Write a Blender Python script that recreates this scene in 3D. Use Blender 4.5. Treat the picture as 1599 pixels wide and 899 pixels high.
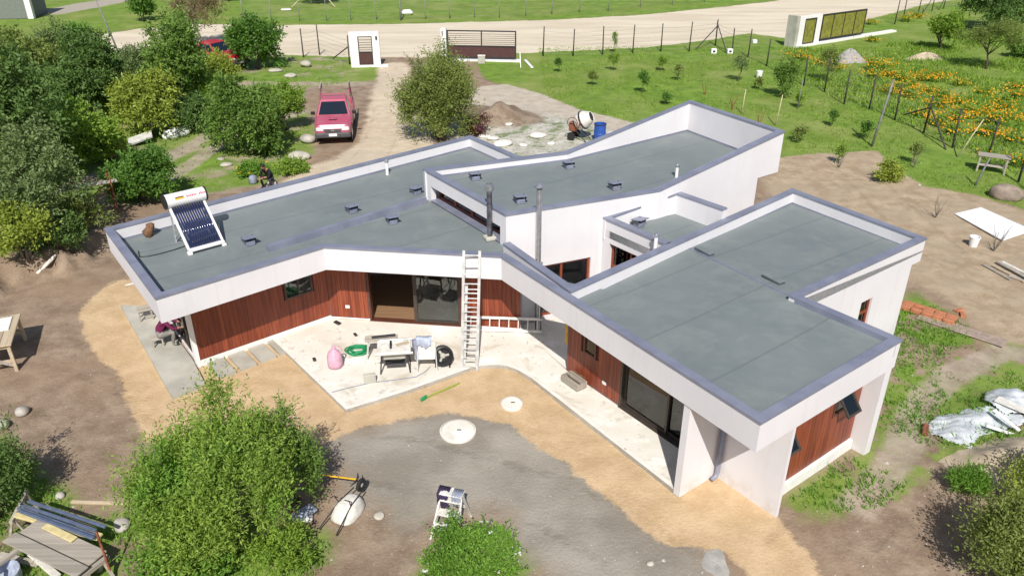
import bpy, math, random
import numpy as np
from mathutils import Vector, Matrix, Euler

# ------------------------------------------------------------------ camera, sky, sun, exposure
for o in list(bpy.data.objects):
    bpy.data.objects.remove(o)
scene = bpy.context.scene
COL = scene.collection
CAM_H, PITCH, FPX = 11.3, math.radians(27.5), 1217.0
cam = bpy.data.cameras.new('camera')
cam.sensor_width = 36.0
cam.lens = FPX / 1599.0 * 36.0
cam.clip_end = 2000.0
camo = bpy.data.objects.new('camera', cam)
camo.location = (0, 0, CAM_H)
camo.rotation_euler = (math.pi / 2 - PITCH, 0, 0)
COL.objects.link(camo)
scene.camera = camo

SUN_EL = math.radians(45.5)
SUN_AZ = math.radians(-1.0)           # light travels towards +Y, a degree to the left
world = bpy.data.worlds.new('World')
scene.world = world
world.use_nodes = True
wn = world.node_tree.nodes
sky = wn.new('ShaderNodeTexSky')
sky.sky_type = 'NISHITA'
sky.sun_disc = False
sky.sun_elevation = SUN_EL
sky.sun_rotation = math.radians(179.0)
wn['Background'].inputs['Strength'].default_value = 0.075
world.node_tree.links.new(sky.outputs[0], wn['Background'].inputs['Color'])
sun = bpy.data.lights.new('sun', 'SUN')
sun.energy = 4.2
sun.angle = math.radians(0.5)
sun.color = (1.0, 0.955, 0.89)
suno = bpy.data.objects.new('sun', sun)
sdir = Vector((math.sin(SUN_AZ) * math.cos(SUN_EL), math.cos(SUN_AZ) * math.cos(SUN_EL), -math.sin(SUN_EL)))
suno.rotation_euler = sdir.to_track_quat('-Z', 'Y').to_euler()
suno.location = (-5, -20, 40)
COL.objects.link(suno)
scene.view_settings.view_transform = 'Standard'
scene.view_settings.look = 'None'
scene.view_settings.exposure = 0.30
scene.view_settings.gamma = 1.0
scene.view_settings.use_curve_mapping = False

# ------------------------------------------------------------------ terrain height and placing
rng = np.random.default_rng(7)
random.seed(7)
SP, CP = math.sin(PITCH), math.cos(PITCH)


def ray(px, py, z):
    a = (px - 799.5) / FPX
    t = (py - 449.5) / FPX
    k = (CAM_H - z) / (SP + t * CP)
    return a * k, (CP - t * SP) * k


def sstep(e0, e1, x):
    t = np.clip((x - e0) / (e1 - e0), 0, 1)
    return t * t * (3 - 2 * t)


def seg_sd(x, y, poly):
    """signed distance, positive inside"""
    x = np.asarray(x, float)
    y = np.asarray(y, float)
    d = np.full(x.shape, 1e18)
    inside = np.zeros(x.shape, bool)
    n = len(poly)
    for i in range(n):
        ax, ay = poly[i]
        bx, by = poly[(i + 1) % n]
        ex, ey = bx - ax, by - ay
        wx, wy = x - ax, y - ay
        h = np.clip((wx * ex + wy * ey) / (ex * ex + ey * ey + 1e-12), 0, 1)
        d = np.minimum(d, (wx - ex * h) ** 2 + (wy - ey * h) ** 2)
        c = ((ay <= y) & (by > y)) | ((by <= y) & (ay > y))
        with np.errstate(divide='ignore', invalid='ignore'):
            xi = ax + (y - ay) / (by - ay + 1e-15) * ex
        inside ^= c & (x < xi)
    return np.where(inside, 1, -1) * np.sqrt(d)


def pxpoly(pts, z=0.0):
    return [ray(a, b, z) for a, b in pts]


BANK = [ray(-260, 560, 0), ray(0, 462, 0), ray(50, 440, 0), ray(105, 416, 0), ray(158, 388, 0), ray(190, 372, 0), (-10.5, 25.5), (-13, 31), (-16, 37), (-60, 48), (-60, 14)]
MOUNDS = [(*ray(778, 188, 0), 1.7, 1.1, 0.85, 0.5), (*ray(735, 175, 0), 1.3, 0.9, 0.4, 0.2),
          (*ray(1590, 735, 0), 1.9, 1.3, 0.42, 0.3), (*ray(1560, 655, 0), 1.3, 0.9, 0.30, 0.3),
          (*ray(870, 205, 0), 2.5, 1.5, 0.12, 0.0)]


_tab = np.random.default_rng(99).random((256, 256)) * 2 - 1


def vnoise(x, y, sc):
    u, v = x * sc + 1000.3, y * sc + 1000.7
    i, j = np.floor(u).astype(int), np.floor(v).astype(int)
    a, b = u - i, v - j
    a, b = a * a * (3 - 2 * a), b * b * (3 - 2 * b)
    i0, j0, i1, j1 = i % 256, j % 256, (i + 1) % 256, (j + 1) % 256
    return (_tab[i0, j0] * (1 - a) + _tab[i1, j0] * a) * (1 - b) + (_tab[i0, j1] * (1 - a) + _tab[i1, j1] * a) * b


def gz_np(x, y):
    x = np.asarray(x, float)
    y = np.asarray(y, float)
    w = 0.3 * np.sin(1.9 * x + 0.7 * y) + 0.22 * np.sin(3.7 * x - 2.3 * y + 1) + 0.12 * np.sin(7.9 * x + 5.1 * y)
    b = seg_sd(x, y, BANK) + w
    z = (0.58 * sstep(-0.16, 0.30, b) + 0.12 * sstep(0.3, 5, b)) * sstep(-0.8, 3.2, -x - (10.9 + (y - 20) * 0.33))
    z = z + 0.022 * vnoise(x, y, .55) + 0.016 * vnoise(x, y, 1.4) + 0.011 * vnoise(x, y, 3.1)
    for mx, my, sx, sy, h, rot in MOUNDS:
        c, s = math.cos(rot), math.sin(rot)
        u = ((x - mx) * c + (y - my) * s) / sx
        v = (-(x - mx) * s + (y - my) * c) / sy
        q = u * u + v * v
        lump = 1 + 0.25 * np.sin(4 * x + 1) * np.sin(4.7 * y)
        z = z + h * np.exp(-q * 1.3) * lump
    return z


def gz(x, y):
    return float(gz_np(np.array([x]), np.array([y]))[0])


def G(px, py, z=None):
    """a spot of the photograph as a point on the terrain (z None) or at height z"""
    if z is not None:
        x, y = ray(px, py, z)
        return Vector((x, y, z))
    zz = 0.0
    for _ in range(6):
        x, y = ray(px, py, zz)
        zz = 0.5 * zz + 0.5 * gz(x, y) if _ < 5 else gz(x, y)
    return Vector((x, y, zz))


# ------------------------------------------------------------------ mesh builder
class MB:
    def __init__(s):
        s.v, s.f = [], []

    def add(s, verts, faces):
        o = len(s.v)
        s.v += [tuple(v) for v in verts]
        s.f += [tuple(i + o for i in f) for f in faces]
        return s

    def box(s, c, size, rz=0.0, M=None):
        hx, hy, hz = size[0] / 2, size[1] / 2, size[2] / 2
        pts = [Vector((x, y, z)) for z in (-hz, hz) for x, y in ((-hx, -hy), (hx, -hy), (hx, hy), (-hx, hy))]
        if M is None:
            M = Matrix.Rotation(rz, 3, 'Z')
        c = Vector(c)
        return s.add([M @ p + c for p in pts], [(3, 2, 1, 0), (4, 5, 6, 7), (0, 1, 5, 4), (1, 2, 6, 5), (2, 3, 7, 6), (3, 0, 4, 7)])

    def bevbox(s, c, size, b=0.01, rz=0.0, M=None):
        hx, hy, hz = size[0] / 2, size[1] / 2, size[2] / 2
        b = min(b, hx * .9, hy * .9, hz * .9)
        if M is None:
            M = Matrix.Rotation(rz, 3, 'Z')
        c = Vector(c)
        lay = []
        for z, i in ((-hz, b), (-hz + b, 0), (hz - b, 0), (hz, b)):
            ax, ay = hx - i, hy - i
            k = b * .5 if i == 0 else b * .3
            lay += [Vector(p) for p in ((-ax + k, -ay, z), (ax - k, -ay, z), (ax, -ay + k, z), (ax, ay - k, z), (ax - k, ay, z), (-ax + k, ay, z), (-ax, ay - k, z), (-ax, -ay + k, z))]
        fs = [tuple(range(7, -1, -1)), tuple(range(24, 32))]
        for l in range(3):
            for i in range(8):
                j = (i + 1) % 8
                fs.append((l * 8 + i, l * 8 + j, l * 8 + 8 + j, l * 8 + 8 + i))
        return s.add([M @ p + c for p in lay], fs)

    def bar(s, a, b, w, h=None, up=(0, 0, 1)):
        a, b = Vector(a), Vector(b)
        h = h or w
        d = b - a
        L = d.length
        z = d.normalized()
        u = Vector(up)
        if abs(z.dot(u)) > 0.97:
            u = Vector((1, 0, 0))
        x = u.cross(z).normalized()
        y = z.cross(x)
        M = Matrix((x, y, z)).transposed()
        return s.box((a + b) / 2, (w, h, L), M=M)

    def tube(s, pts, r, n=8, cap=True):
        pts = [Vector(p) for p in pts]
        rs = r if isinstance(r, (list, tuple)) else [r] * len(pts)
        vs, fs = [], []
        prev = None
        for i, p in enumerate(pts):
            d = (pts[min(i + 1, len(pts) - 1)] - pts[max(i - 1, 0)]).normalized()
            if prev is None:
                u = Vector((0, 0, 1)) if abs(d.z) < 0.9 else Vector((1, 0, 0))
                x = u.cross(d).normalized()
            else:
                x = (prev - d * prev.dot(d))
                x = x.normalized() if x.length > 1e-6 else Vector((1, 0, 0))
            prev = x
            y = d.cross(x)
            for k in range(n):
                a = 2 * math.pi * k / n
                vs.append(p + (x * math.cos(a) + y * math.sin(a)) * rs[i])
        for i in range(len(pts) - 1):
            for k in range(n):
                j = (k + 1) % n
                fs.append((i * n + k, i * n + j, (i + 1) * n + j, (i + 1) * n + k))
        if cap:
            fs.append(tuple(range(n - 1, -1, -1)))
            fs.append(tuple(range((len(pts) - 1) * n, len(pts) * n)))
        return s.add(vs, fs)

    def lathe(s, c, prof, n=16, M=None, close=True):
        c = Vector(c)
        M = M or Matrix.Identity(3)
        vs, fs = [], []
        for r, z in prof:
            for k in range(n):
                a = 2 * math.pi * k / n
                vs.append(M @ Vector((r * math.cos(a), r * math.sin(a), z)) + c)
        for i in range(len(prof) - 1):
            for k in range(n):
                j = (k + 1) % n
                fs.append((i * n + k, i * n + j, (i + 1) * n + j, (i + 1) * n + k))
        if close:
            fs.append(tuple(range(n - 1, -1, -1)))
            fs.append(tuple(range((len(prof) - 1) * n, len(prof) * n)))
        return s.add(vs, fs)

    def prism(s, poly, z0, z1):
        n = len(poly)
        area = sum(poly[i][0] * poly[(i + 1) % n][1] - poly[(i + 1) % n][0] * poly[i][1] for i in range(n))
        if area < 0:
            poly = poly[::-1]
        vs = [(p[0], p[1], z0) for p in poly] + [(p[0], p[1], z1) for p in poly]
        fs = [tuple(range(n - 1, -1, -1)), tuple(range(n, 2 * n))] + [(i, (i + 1) % n, n + (i + 1) % n, n + i) for i in range(n)]
        return s.add(vs, fs)

    def xf(s, M):
        s.v = [tuple(M @ Vector(v)) for v in s.v]
        return s


class Frame:
    """a facade: s along the wall, d outwards, z up"""
    def __init__(s, p0, p1):
        s.p = Vector((p0[0], p0[1], 0))
        e = Vector((p1[0] - p0[0], p1[1] - p0[1], 0))
        s.L = e.length
        s.a = e.normalized()
        s.n = Vector((s.a.y, -s.a.x, 0))
        s.M = Matrix((s.a, -s.n, Vector((0, 0, 1)))).transposed()
        s.rz = math.atan2(s.a.y, s.a.x)

    def pt(s, t, d, z):
        q = s.p + s.a * t + s.n * d
        return Vector((q.x, q.y, z))

    def box(s, mb, s0, s1, z0, z1, d0, d1):
        return mb.box(s.pt((s0 + s1) / 2, (d0 + d1) / 2, (z0 + z1) / 2), (s1 - s0, d1 - d0, z1 - z0), M=s.M)


def offset_path(path, d, closed=False):
    n = len(path)
    out = []
    for i in range(n):
        p = Vector(path[i][:2])
        pp = Vector(path[i - 1][:2]) if (i > 0 or closed) else None
        pn = Vector(path[(i + 1) % n][:2]) if (i < n - 1 or closed) else None
        ns = []
        for a, b in ((pp, p), (p, pn)):
            if a is not None and b is not None:
                e = (b - a).normalized()
                ns.append(Vector((-e.y, e.x)))
        if len(ns) == 1:
            out.append(p + ns[0] * d)
        else:
            m = (ns[0] + ns[1])
            m.normalize()
            out.append(p + m * (d / max(0.3, m.dot(ns[0]))))
    return out


def strip(mb, path, d0, d1, zb, zt, closed=False):
    """wall strip between two offsets (positive is left of the path); zb and zt numbers or lists"""
    A, B = offset_path(path, d0, closed), offset_path(path, d1, closed)
    n = len(path)
    zb = zb if isinstance(zb, (list, tuple)) else [zb] * n
    zt = zt if isinstance(zt, (list, tuple)) else [zt] * n
    vs = []
    for i in range(n):
        vs += [(A[i].x, A[i].y, zb[i]), (B[i].x, B[i].y, zb[i]), (B[i].x, B[i].y, zt[i]), (A[i].x, A[i].y, zt[i])]
    fs = []
    for i in range(n if closed else n - 1):
        j = (i + 1) % n
        for k in range(4):
            l = (k + 1) % 4
            fs.append((i * 4 + k, j * 4 + k, j * 4 + l, i * 4 + l))
    if not closed:
        fs += [(0, 1, 2, 3), ((n - 1) * 4 + 3, (n - 1) * 4 + 2, (n - 1) * 4 + 1, (n - 1) * 4)]
    return mb.add(vs, fs)


# ------------------------------------------------------------------ object helpers
def mesh_of(name, mb, mat, smooth=False):
    me = bpy.data.meshes.new(name)
    me.from_pydata([tuple(v) for v in mb.v], [], mb.f)
    if mat is not None:
        me.materials.append(mat)
    me.update()
    if smooth:
        me.polygons.foreach_set('use_smooth', [True] * len(me.polygons))
    return me


import bmesh


def fix_normals(me):
    bm = bmesh.new()
    bm.from_mesh(me)
    bmesh.ops.recalc_face_normals(bm, faces=bm.faces)
    bm.to_mesh(me)
    bm.free()


def obj(name, mb, mat, parent=None, smooth=False, local=False):
    """one mesh object; coordinates are world ones unless local (then the parent's)"""
    me = mb if isinstance(mb, bpy.types.Mesh) else mesh_of(name, mb, mat, smooth)
    if not isinstance(mb, bpy.types.Mesh):
        fix_normals(me)
    o = bpy.data.objects.new(name, me)
    COL.objects.link(o)
    if parent is not None:
        o.parent = parent
        if not local and parent.type == 'EMPTY':
            o.matrix_parent_inverse = Matrix.LocRotScale(parent.location, parent.rotation_euler, parent.scale).inverted()
    return o


def tag(o, label=None, cat=None, group=None, kind=None):
    if label:
        o['label'] = label
    if cat:
        o['category'] = cat
    if group:
        o['group'] = group
    if kind:
        o['kind'] = kind
    return o


def thing(name, label, cat, loc=(0, 0, 0), rz=0.0, group=None):
    o = bpy.data.objects.new(name, None)
    o.empty_display_size = 0.2
    o.location = loc
    o.rotation_euler = (0, 0, rz)
    COL.objects.link(o)
    return tag(o, label, cat, group)


def copy_tree(o, parent=None):
    c = o.copy()
    COL.objects.link(c)
    if parent is not None:
        c.parent = parent
    for ch in [k for k in bpy.data.objects if k.parent == o]:
        copy_tree(ch, c)
    return c


# ------------------------------------------------------------------ materials
class NT:
    def __init__(s, name):
        s.m = bpy.data.materials.new(name)
        s.m.use_nodes = True
        s.t = s.m.node_tree
        s.n, s.l = s.t.nodes, s.t.links
        s.b = s.n['Principled BSDF']
        s.out = s.n['Material Output']
        s._co = None

    def co(s, kind='Object'):
        if s._co is None:
            s._co = s.n.new('ShaderNodeTexCoord')
        return s._co.outputs[kind]

    def pos(s):
        g = s.n.new('ShaderNodeNewGeometry')
        return g.outputs['Position']

    def put(s, sock, v):
        if isinstance(v, bpy.types.NodeSocket):
            s.l.new(v, sock)
        elif isinstance(v, (tuple, list)) and len(v) == 3 and sock.type == 'RGBA':
            sock.default_value = (*v, 1)
        else:
            sock.default_value = v

    def noise(s, scale, detail=3, rough=0.55, vec=None, out='Fac', dist=0.0):
        q = s.n.new('ShaderNodeTexNoise')
        q.inputs['Scale'].default_value = scale
        q.inputs['Detail'].default_value = detail
        q.inputs['Roughness'].default_value = rough
        q.inputs['Distortion'].default_value = dist
        s.l.new(vec or s.pos(), q.inputs['Vector'])
        return q.outputs[out]

    def voro(s, scale, vec=None, out='Distance', feature='F1'):
        q = s.n.new('ShaderNodeTexVoronoi')
        q.feature = feature
        q.inputs['Scale'].default_value = scale
        s.l.new(vec or s.pos(), q.inputs['Vector'])
        return q.outputs[out]

    def math(s, op, a, b=0.0, c=0.0, clamp=False):
        q = s.n.new('ShaderNodeMath')
        q.operation = op
        q.use_clamp = clamp
        s.put(q.inputs[0], a)
        s.put(q.inputs[1], b)
        s.put(q.inputs[2], c)
        return q.outputs[0]

    def remap(s, v, a, b, c=0.0, d=1.0):
        q = s.n.new('ShaderNodeMapRange')
        q.interpolation_type = 'SMOOTHSTEP'
        s.put(q.inputs['Value'], v)
        for k, x in zip(('From Min', 'From Max', 'To Min', 'To Max'), (a, b, c, d)):
            q.inputs[k].default_value = x
        return q.outputs[0]

    def mix(s, f, a, b, mode='MIX'):
        q = s.n.new('ShaderNodeMix')
        q.data_type = 'RGBA'
        q.blend_type = mode
        s.put(q.inputs[0], f)
        s.put(q.inputs[6], a)
        s.put(q.inputs[7], b)
        return q.outputs[2]

    def attr(s, name, out='Fac'):
        q = s.n.new('ShaderNodeAttribute')
        q.attribute_name = name
        return q.outputs[out]

    def scaled(s, vec, sc):
        q = s.n.new('ShaderNodeMapping')
        s.l.new(vec, q.inputs[0])
        q.inputs['Scale'].default_value = sc
        return q.outputs[0]

    def bump(s, h, strength=0.3, dist=0.02):
        q = s.n.new('ShaderNodeBump')
        q.inputs['Strength'].default_value = strength
        q.inputs['Distance'].default_value = dist
        s.l.new(h, q.inputs['Height'])
        s.l.new(q.outputs[0], s.b.inputs['Normal'])

    def fin(s, col, rough=0.7, metal=0.0, spec=0.5):
        s.put(s.b.inputs['Base Color'], col)
        s.put(s.b.inputs['Roughness'], rough)
        s.put(s.b.inputs['Metallic'], metal)
        s.b.inputs['Specular IOR Level'].default_value = spec
        return s.m


def simple(name, col, rough=0.6, metal=0.0, var=0.12, scale=6.0, bump=0.0, spec=0.4, dirt=None, dscale=1.3):
    t = NT(name)
    n = t.noise(scale, 4, vec=t.co('Object'))
    c0 = tuple(max(0, x * (1 - var)) for x in col)
    c1 = tuple(min(1, x * (1 + var)) for x in col)
    c = t.mix(t.remap(n, 0.3, 0.7), c0, c1)
    if dirt:
        d = t.noise(dscale, 5, 0.65, vec=t.co('Object'))
        c = t.mix(t.remap(d, 0.5, 0.75, 0, 0.6), c, dirt)
    if bump:
        t.bump(t.noise(scale * 8, 3, vec=t.co('Object')), bump, 0.01)
    return t.fin(c, t.remap(n, 0.2, 0.8, rough * 0.85, min(1, rough * 1.1)), metal, spec)


def stucco_mat():
    t = NT('white_stucco')
    p = t.pos()
    n1 = t.noise(0.6, 4, vec=p)
    n2 = t.noise(9, 4, vec=p)
    streak = t.noise(1.0, 4, 0.6, vec=t.scaled(p, (7, 7, 0.35)))
    c = t.mix(t.remap(n1, 0.3, 0.7), (0.665, 0.648, 0.665), (0.72, 0.702, 0.715))
    c = t.mix(t.remap(streak, 0.50, 0.80, 0, 0.42), c, (0.60, 0.575, 0.55))
    sep = t.n.new('ShaderNodeSeparateXYZ')
    t.l.new(p, sep.inputs[0])
    splash = t.math('MULTIPLY', t.remap(sep.outputs[2], 0.05, 0.5, 0.5, 0.0), t.remap(t.noise(3, 4, vec=p), 0.4, 0.7))
    c = t.mix(splash, c, (0.52, 0.44, 0.34))
    t.bump(n2, 0.12, 0.006)
    return t.fin(c, 0.85, 0, 0.25)


def roof_mat():
    t = NT('roof_membrane')
    p = t.pos()
    n1 = t.noise(0.45, 5, 0.6, vec=p)
    n2 = t.noise(2.2, 5, 0.65, vec=p)
    c = t.mix(t.remap(n1, 0.3, 0.7), (0.172, 0.198, 0.198), (0.206, 0.232, 0.229))
    c = t.mix(t.remap(n2, 0.40, 0.80, 0, 0.4), c, (0.250, 0.275, 0.268))
    puddle = t.noise(0.9, 5, 0.6, vec=t.scaled(p, (1, 1, 0.1)), dist=0.6)
    c = t.mix(t.remap(puddle, 0.54, 0.74, 0, 0.26), c, (0.34, 0.345, 0.325))
    rings = t.math('MULTIPLY', t.remap(puddle, 0.575, 0.60), t.remap(puddle, 0.625, 0.60))
    c = t.mix(t.math('MULTIPLY', rings, 0.10), c, (0.36, 0.35, 0.31))
    grit = t.noise(60, 2, vec=p)
    c = t.mix(t.remap(grit, 0.35, 0.7, 0, 0.22), c, (0.13, 0.155, 0.165))
    # laps of the membrane sheets, about a metre apart
    w = t.n.new('ShaderNodeTexWave')
    w.wave_profile = 'SAW'
    w.inputs['Scale'].default_value = 0.165
    w.inputs['Distortion'].default_value = 0.25
    w.inputs['Detail'].default_value = 1
    mp = t.n.new('ShaderNodeMapping')
    mp.inputs['Rotation'].default_value = (0, 0, math.radians(53))
    t.l.new(p, mp.inputs[0])
    t.l.new(mp.outputs[0], w.inputs['Vector'])
    c = t.mix(t.remap(w.outputs['Fac'], 0.962, 0.985, 0, 0.5), c, (0.12, 0.14, 0.145))
    t.bump(grit, 0.25, 0.004)
    return t.fin(c, t.remap(n2, 0.3, 0.8, 0.5, 0.75), 0, 0.4)


def coping_mat():
    t = NT('coping_metal')
    p = t.pos()
    n = t.noise(1.5, 4, vec=p)
    c = t.mix(t.remap(n, 0.3, 0.7), (0.215, 0.228, 0.300), (0.285, 0.300, 0.380))
    c = t.mix(t.remap(t.noise(14, 4, 0.7, vec=p), 0.55, 0.75, 0, 0.35), c, (0.33, 0.33, 0.36))
    return t.fin(c, 0.5, 0.25, 0.5)


def wood_mat(name, a, b, sc=1.0, axis=2, rough=0.45):
    t = NT(name)
    oi = t.n.new('ShaderNodeObjectInfo')
    p = t.co('Object')
    st = [26 * sc, 26 * sc, 26 * sc]
    st[axis] = 1.1 * sc
    off = t.n.new('ShaderNodeVectorMath')
    off.operation = 'ADD'
    t.l.new(t.scaled(p, tuple(st)), off.inputs[0])
    q = t.n.new('ShaderNodeVectorMath')
    q.operation = 'SCALE'
    q.inputs[0].default_value = (31, 17, 23)
    t.l.new(oi.outputs['Random'], q.inputs['Scale'])
    t.l.new(q.outputs[0], off.inputs[1])
    n = t.noise(1.0, 4, 0.6, vec=off.outputs[0])
    c = t.mix(t.remap(n, 0.32, 0.68), a, b)
    c = t.mix(t.remap(oi.outputs['Random'], 0, 1, 0.0, 0.45), c, tuple(x * 0.62 for x in a))
    t.bump(n, 0.15, 0.004)
    return t.fin(c, rough, 0, 0.45)


def glass_mat(name='window_glass', tint=(0.75, 0.82, 0.80)):
    t = NT(name)
    tr = t.n.new('ShaderNodeBsdfTransparent')
    tr.inputs[0].default_value = (*tint, 1)
    gl = t.n.new('ShaderNodeBsdfGlossy')
    gl.inputs['Roughness'].default_value = 0.02
    fr = t.n.new('ShaderNodeFresnel')
    fr.inputs[0].default_value = 1.5
    ms = t.n.new('ShaderNodeMixShader')
    f = t.math('ADD', fr.outputs[0], 0.06)
    t.l.new(f, ms.inputs[0])
    t.l.new(tr.outputs[0], ms.inputs[1])
    t.l.new(gl.outputs[0], ms.inputs[2])
    t.l.new(ms.outputs[0], t.out.inputs[0])
    return t.m


def leaf_mat(name, dark, light, alt=None, trans=0.35):
    """leaf colours differ from leaf to leaf through the 'tint' attribute"""
    t = NT(name)
    a = t.attr('tint')
    c = t.mix(a, dark, light)
    if alt:
        c = t.mix(t.remap(t.noise(0.9, 2, vec=t.pos()), 0.5, 0.72, 0, 0.75), c, alt)
    t.fin(c, 0.55, 0, 0.3)
    tl = t.n.new('ShaderNodeBsdfTranslucent')
    t.put(tl.inputs[0], t.mix(1.0, c, (1.15, 1.25, 0.55), 'MULTIPLY'))
    ms = t.n.new('ShaderNodeMixShader')
    ms.inputs[0].default_value = trans
    t.l.new(t.b.outputs[0], ms.inputs[1])
    t.l.new(tl.outputs[0], ms.inputs[2])
    t.l.new(ms.outputs[0], t.out.inputs[0])
    return t.m


def concrete_mat():
    t = NT('pale_concrete')
    p = t.pos()
    c = t.mix(t.remap(t.noise(1.3, 5, .65, vec=p), .3, .7), (.66, .62, .54), (.76, .73, .665))
    st = t.noise(0.75, 6, .7, vec=p, dist=.8)
    c = t.mix(t.remap(st, .53, .66, 0, .7), c, (.50, .435, .325))
    c = t.mix(t.remap(t.noise(2.6, 5, .75, vec=p), .57, .68, 0, .6), c, (.40, .365, .30))
    c = t.mix(t.remap(t.noise(1.0, 4, .6, vec=t.scaled(p, (1.1, 1.3, 1))), .56, .66, 0, .8), c, (.84, .82, .77))
    t.bump(t.noise(30, 3, vec=p), .2, .005)
    return t.fin(c, .9, 0, .2)


M = {}
M['stucco'] = stucco_mat()
M['roof'] = roof_mat()
M['coping'] = coping_mat()
M['cladding'] = wood_mat('red_wood_cladding', (0.175, 0.034, 0.018), (0.325, 0.080, 0.034))
M['backing'] = simple('dark_backing', (0.11, 0.022, 0.014), 0.8)
M['frame'] = simple('brown_frame', (0.10, 0.035, 0.022), 0.45)
M['dark_frame'] = simple('dark_bronze_frame', (0.075, 0.06, 0.05), 0.4, 0.3)
M['redframe'] = simple('red_wood_frame', (0.24, 0.06, 0.03), 0.45)
M['glass'] = glass_mat()
M['concrete'] = concrete_mat()
M['concrete_white'] = simple('white_concrete_edge', (0.74, 0.71, 0.65), 0.9, var=0.08, scale=3.0, bump=0.1)
M['slab_grey'] = simple('grey_concrete', (0.42, 0.405, 0.35), 0.9, var=0.14, scale=1.4, bump=0.2, dirt=(0.30, 0.29, 0.24))
M['metal'] = simple('galvanised_metal', (0.55, 0.56, 0.58), 0.35, 0.8)
M['alu'] = simple('dusty_aluminium', (0.66, 0.66, 0.65), 0.45, 0.55)
M['black'] = simple('black_plastic', (0.02, 0.02, 0.022), 0.5)
M['darkmetal'] = simple('dark_steel', (0.06, 0.06, 0.065), 0.45, 0.5)
M['white'] = simple('white_paint', (0.80, 0.79, 0.77), 0.5, var=0.04)
M['white_dusty'] = simple('dusty_white', (0.68, 0.655, 0.60), 0.75, var=0.15, dirt=(0.4, 0.35, 0.28), dscale=4)
M['vent'] = simple('vent_sheet', (0.27, 0.285, 0.37), 0.4, 0.35)
M['floorwood'] = wood_mat('floor_wood', (0.28, 0.16, 0.085), (0.40, 0.25, 0.14), 0.5, 0)
M['floorgrey'] = simple('interior_floor', (0.30, 0.31, 0.27), 0.6, var=0.1)
M['interior'] = simple('interior_wall', (0.33, 0.31, 0.30), 0.9)
M['rawwood'] = wood_mat('raw_timber', (0.42, 0.33, 0.22), (0.58, 0.48, 0.34), 0.6, 0, 0.8)
M['oldwood'] = wood_mat('weathered_timber', (0.33, 0.29, 0.24), (0.50, 0.45, 0.38), 0.6, 0, 0.85)
M['post'] = simple('dark_post', (0.055, 0.048, 0.042), 0.8, var=0.3)
M['greypost'] = simple('grey_post', (0.20, 0.20, 0.19), 0.8, var=0.25)
M['stake'] = simple('pale_stake', (0.50, 0.44, 0.28), 0.8)
M['wire'] = simple('fence_wire', (0.30, 0.31, 0.30), 0.5, 0.6)
M['rock'] = simple('granite_boulder', (0.40, 0.37, 0.33), 0.9, var=0.25, scale=3, bump=0.6, dirt=(0.22, 0.2, 0.17), dscale=2)
M['rock_pale'] = simple('pale_boulder', (0.44, 0.405, 0.345), 0.9, var=0.2, scale=3, bump=0.5, dirt=(0.36, 0.33, 0.28), dscale=2)
M['bark'] = simple('bark', (0.12, 0.09, 0.065), 0.9, var=0.35, scale=9, bump=0.8)
M['bark_grey'] = simple('grey_bark', (0.20, 0.175, 0.145), 0.9, var=0.3, scale=9, bump=0.8)

# ------------------------------------------------------------------ the ground: one sheet, soil zones as distances
ZONES = {
    'sand': [(176, 440), (150, 458), (122, 492), (140, 540), (188, 588), (206, 640), (226, 690), (262, 690), (300, 670), (420, 700), (500, 694), (560, 668),
             (600, 662), (655, 652), (700, 641), (752, 655), (800, 664), (832, 692), (880, 722), (915, 752), (955, 780), (1000, 828), (1045, 850), (1080, 852), (1120, 858), (1165, 885),
             (1190, 960), (1320, 960), (1262, 868), (1212, 812), (1190, 700), (700, 480), (300, 430)],
    'grey': [(505, 690), (560, 668), (640, 650), (740, 640), (840, 640), (960, 760), (1060, 840), (1090, 850), (1110, 905), (1040, 940), (900, 930), (830, 880), (790, 815), (720, 805), (640, 815), (580, 790), (545, 745)],
    'drive': [(592, 98), (640, 98), (640, 140), (660, 190), (690, 240), (640, 330), (420, 330), (440, 285), (470, 262), (520, 250), (562, 222), (572, 190), (578, 150), (590, 120)],
    'pale': [(700, 160), (745, 135), (790, 132), (850, 148), (905, 172), (985, 190), (1010, 205), (1000, 260), (780, 260), (700, 230)],
    'rubble': [(790, 195), (860, 178), (940, 200), (980, 215), (900, 250), (770, 260), (745, 215)],
    'dirtright': [(1218, 240), (1300, 236), (1365, 228), (1400, 258), (1450, 290), (1530, 305), (1640, 345), (1700, 470), (1600, 545), (1545, 530), (1490, 470), (1420, 440), (1400, 470), (1280, 430), (1190, 280)],
    'lawn': [(735, 88), (820, 76), (1000, 69), (1100, 58), (1160, 46), (1235, 52), (1330, 30), (1460, 0), (1640, -15), (2100, -60), (2300, 500), (1640, 345), (1540, 308), (1440, 288), (1395, 262), (1370, 236),
             (1290, 240), (1180, 250), (985, 192), (900, 172), (850, 150), (760, 126)],
    'leftgrass': [(-400, 60), (200, 76), (440, 80), (592, 86), (592, 124), (540, 133), (480, 135), (470, 160), (490, 200), (488, 240), (430, 285), (330, 300), (250, 300), (205, 330), (150, 345), (100, 402), (0, 425), (-300, 480)],
    'patchy': [(1395, 470), (1430, 455), (1500, 500), (1560, 535), (1640, 545), (1680, 640), (1600, 740), (1450, 745), (1380, 800), (1240, 810), (1215, 780), (1340, 700), (1370, 640)],
    'frontgrass': [(-100, 690), (0, 680), (60, 735), (150, 800), (250, 795), (420, 790), (520, 830), (500, 940), (-150, 940)],
    'meadow': [(1215, 75), (1330, 78), (1450, 60), (1640, 30), (1720, 340), (1600, 284), (1487, 228), (1397, 186), (1318, 160), (1255, 130)],
    'frontgrass2': [(640, 870), (760, 830), (830, 860), (850, 940), (640, 940)],
}
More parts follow.
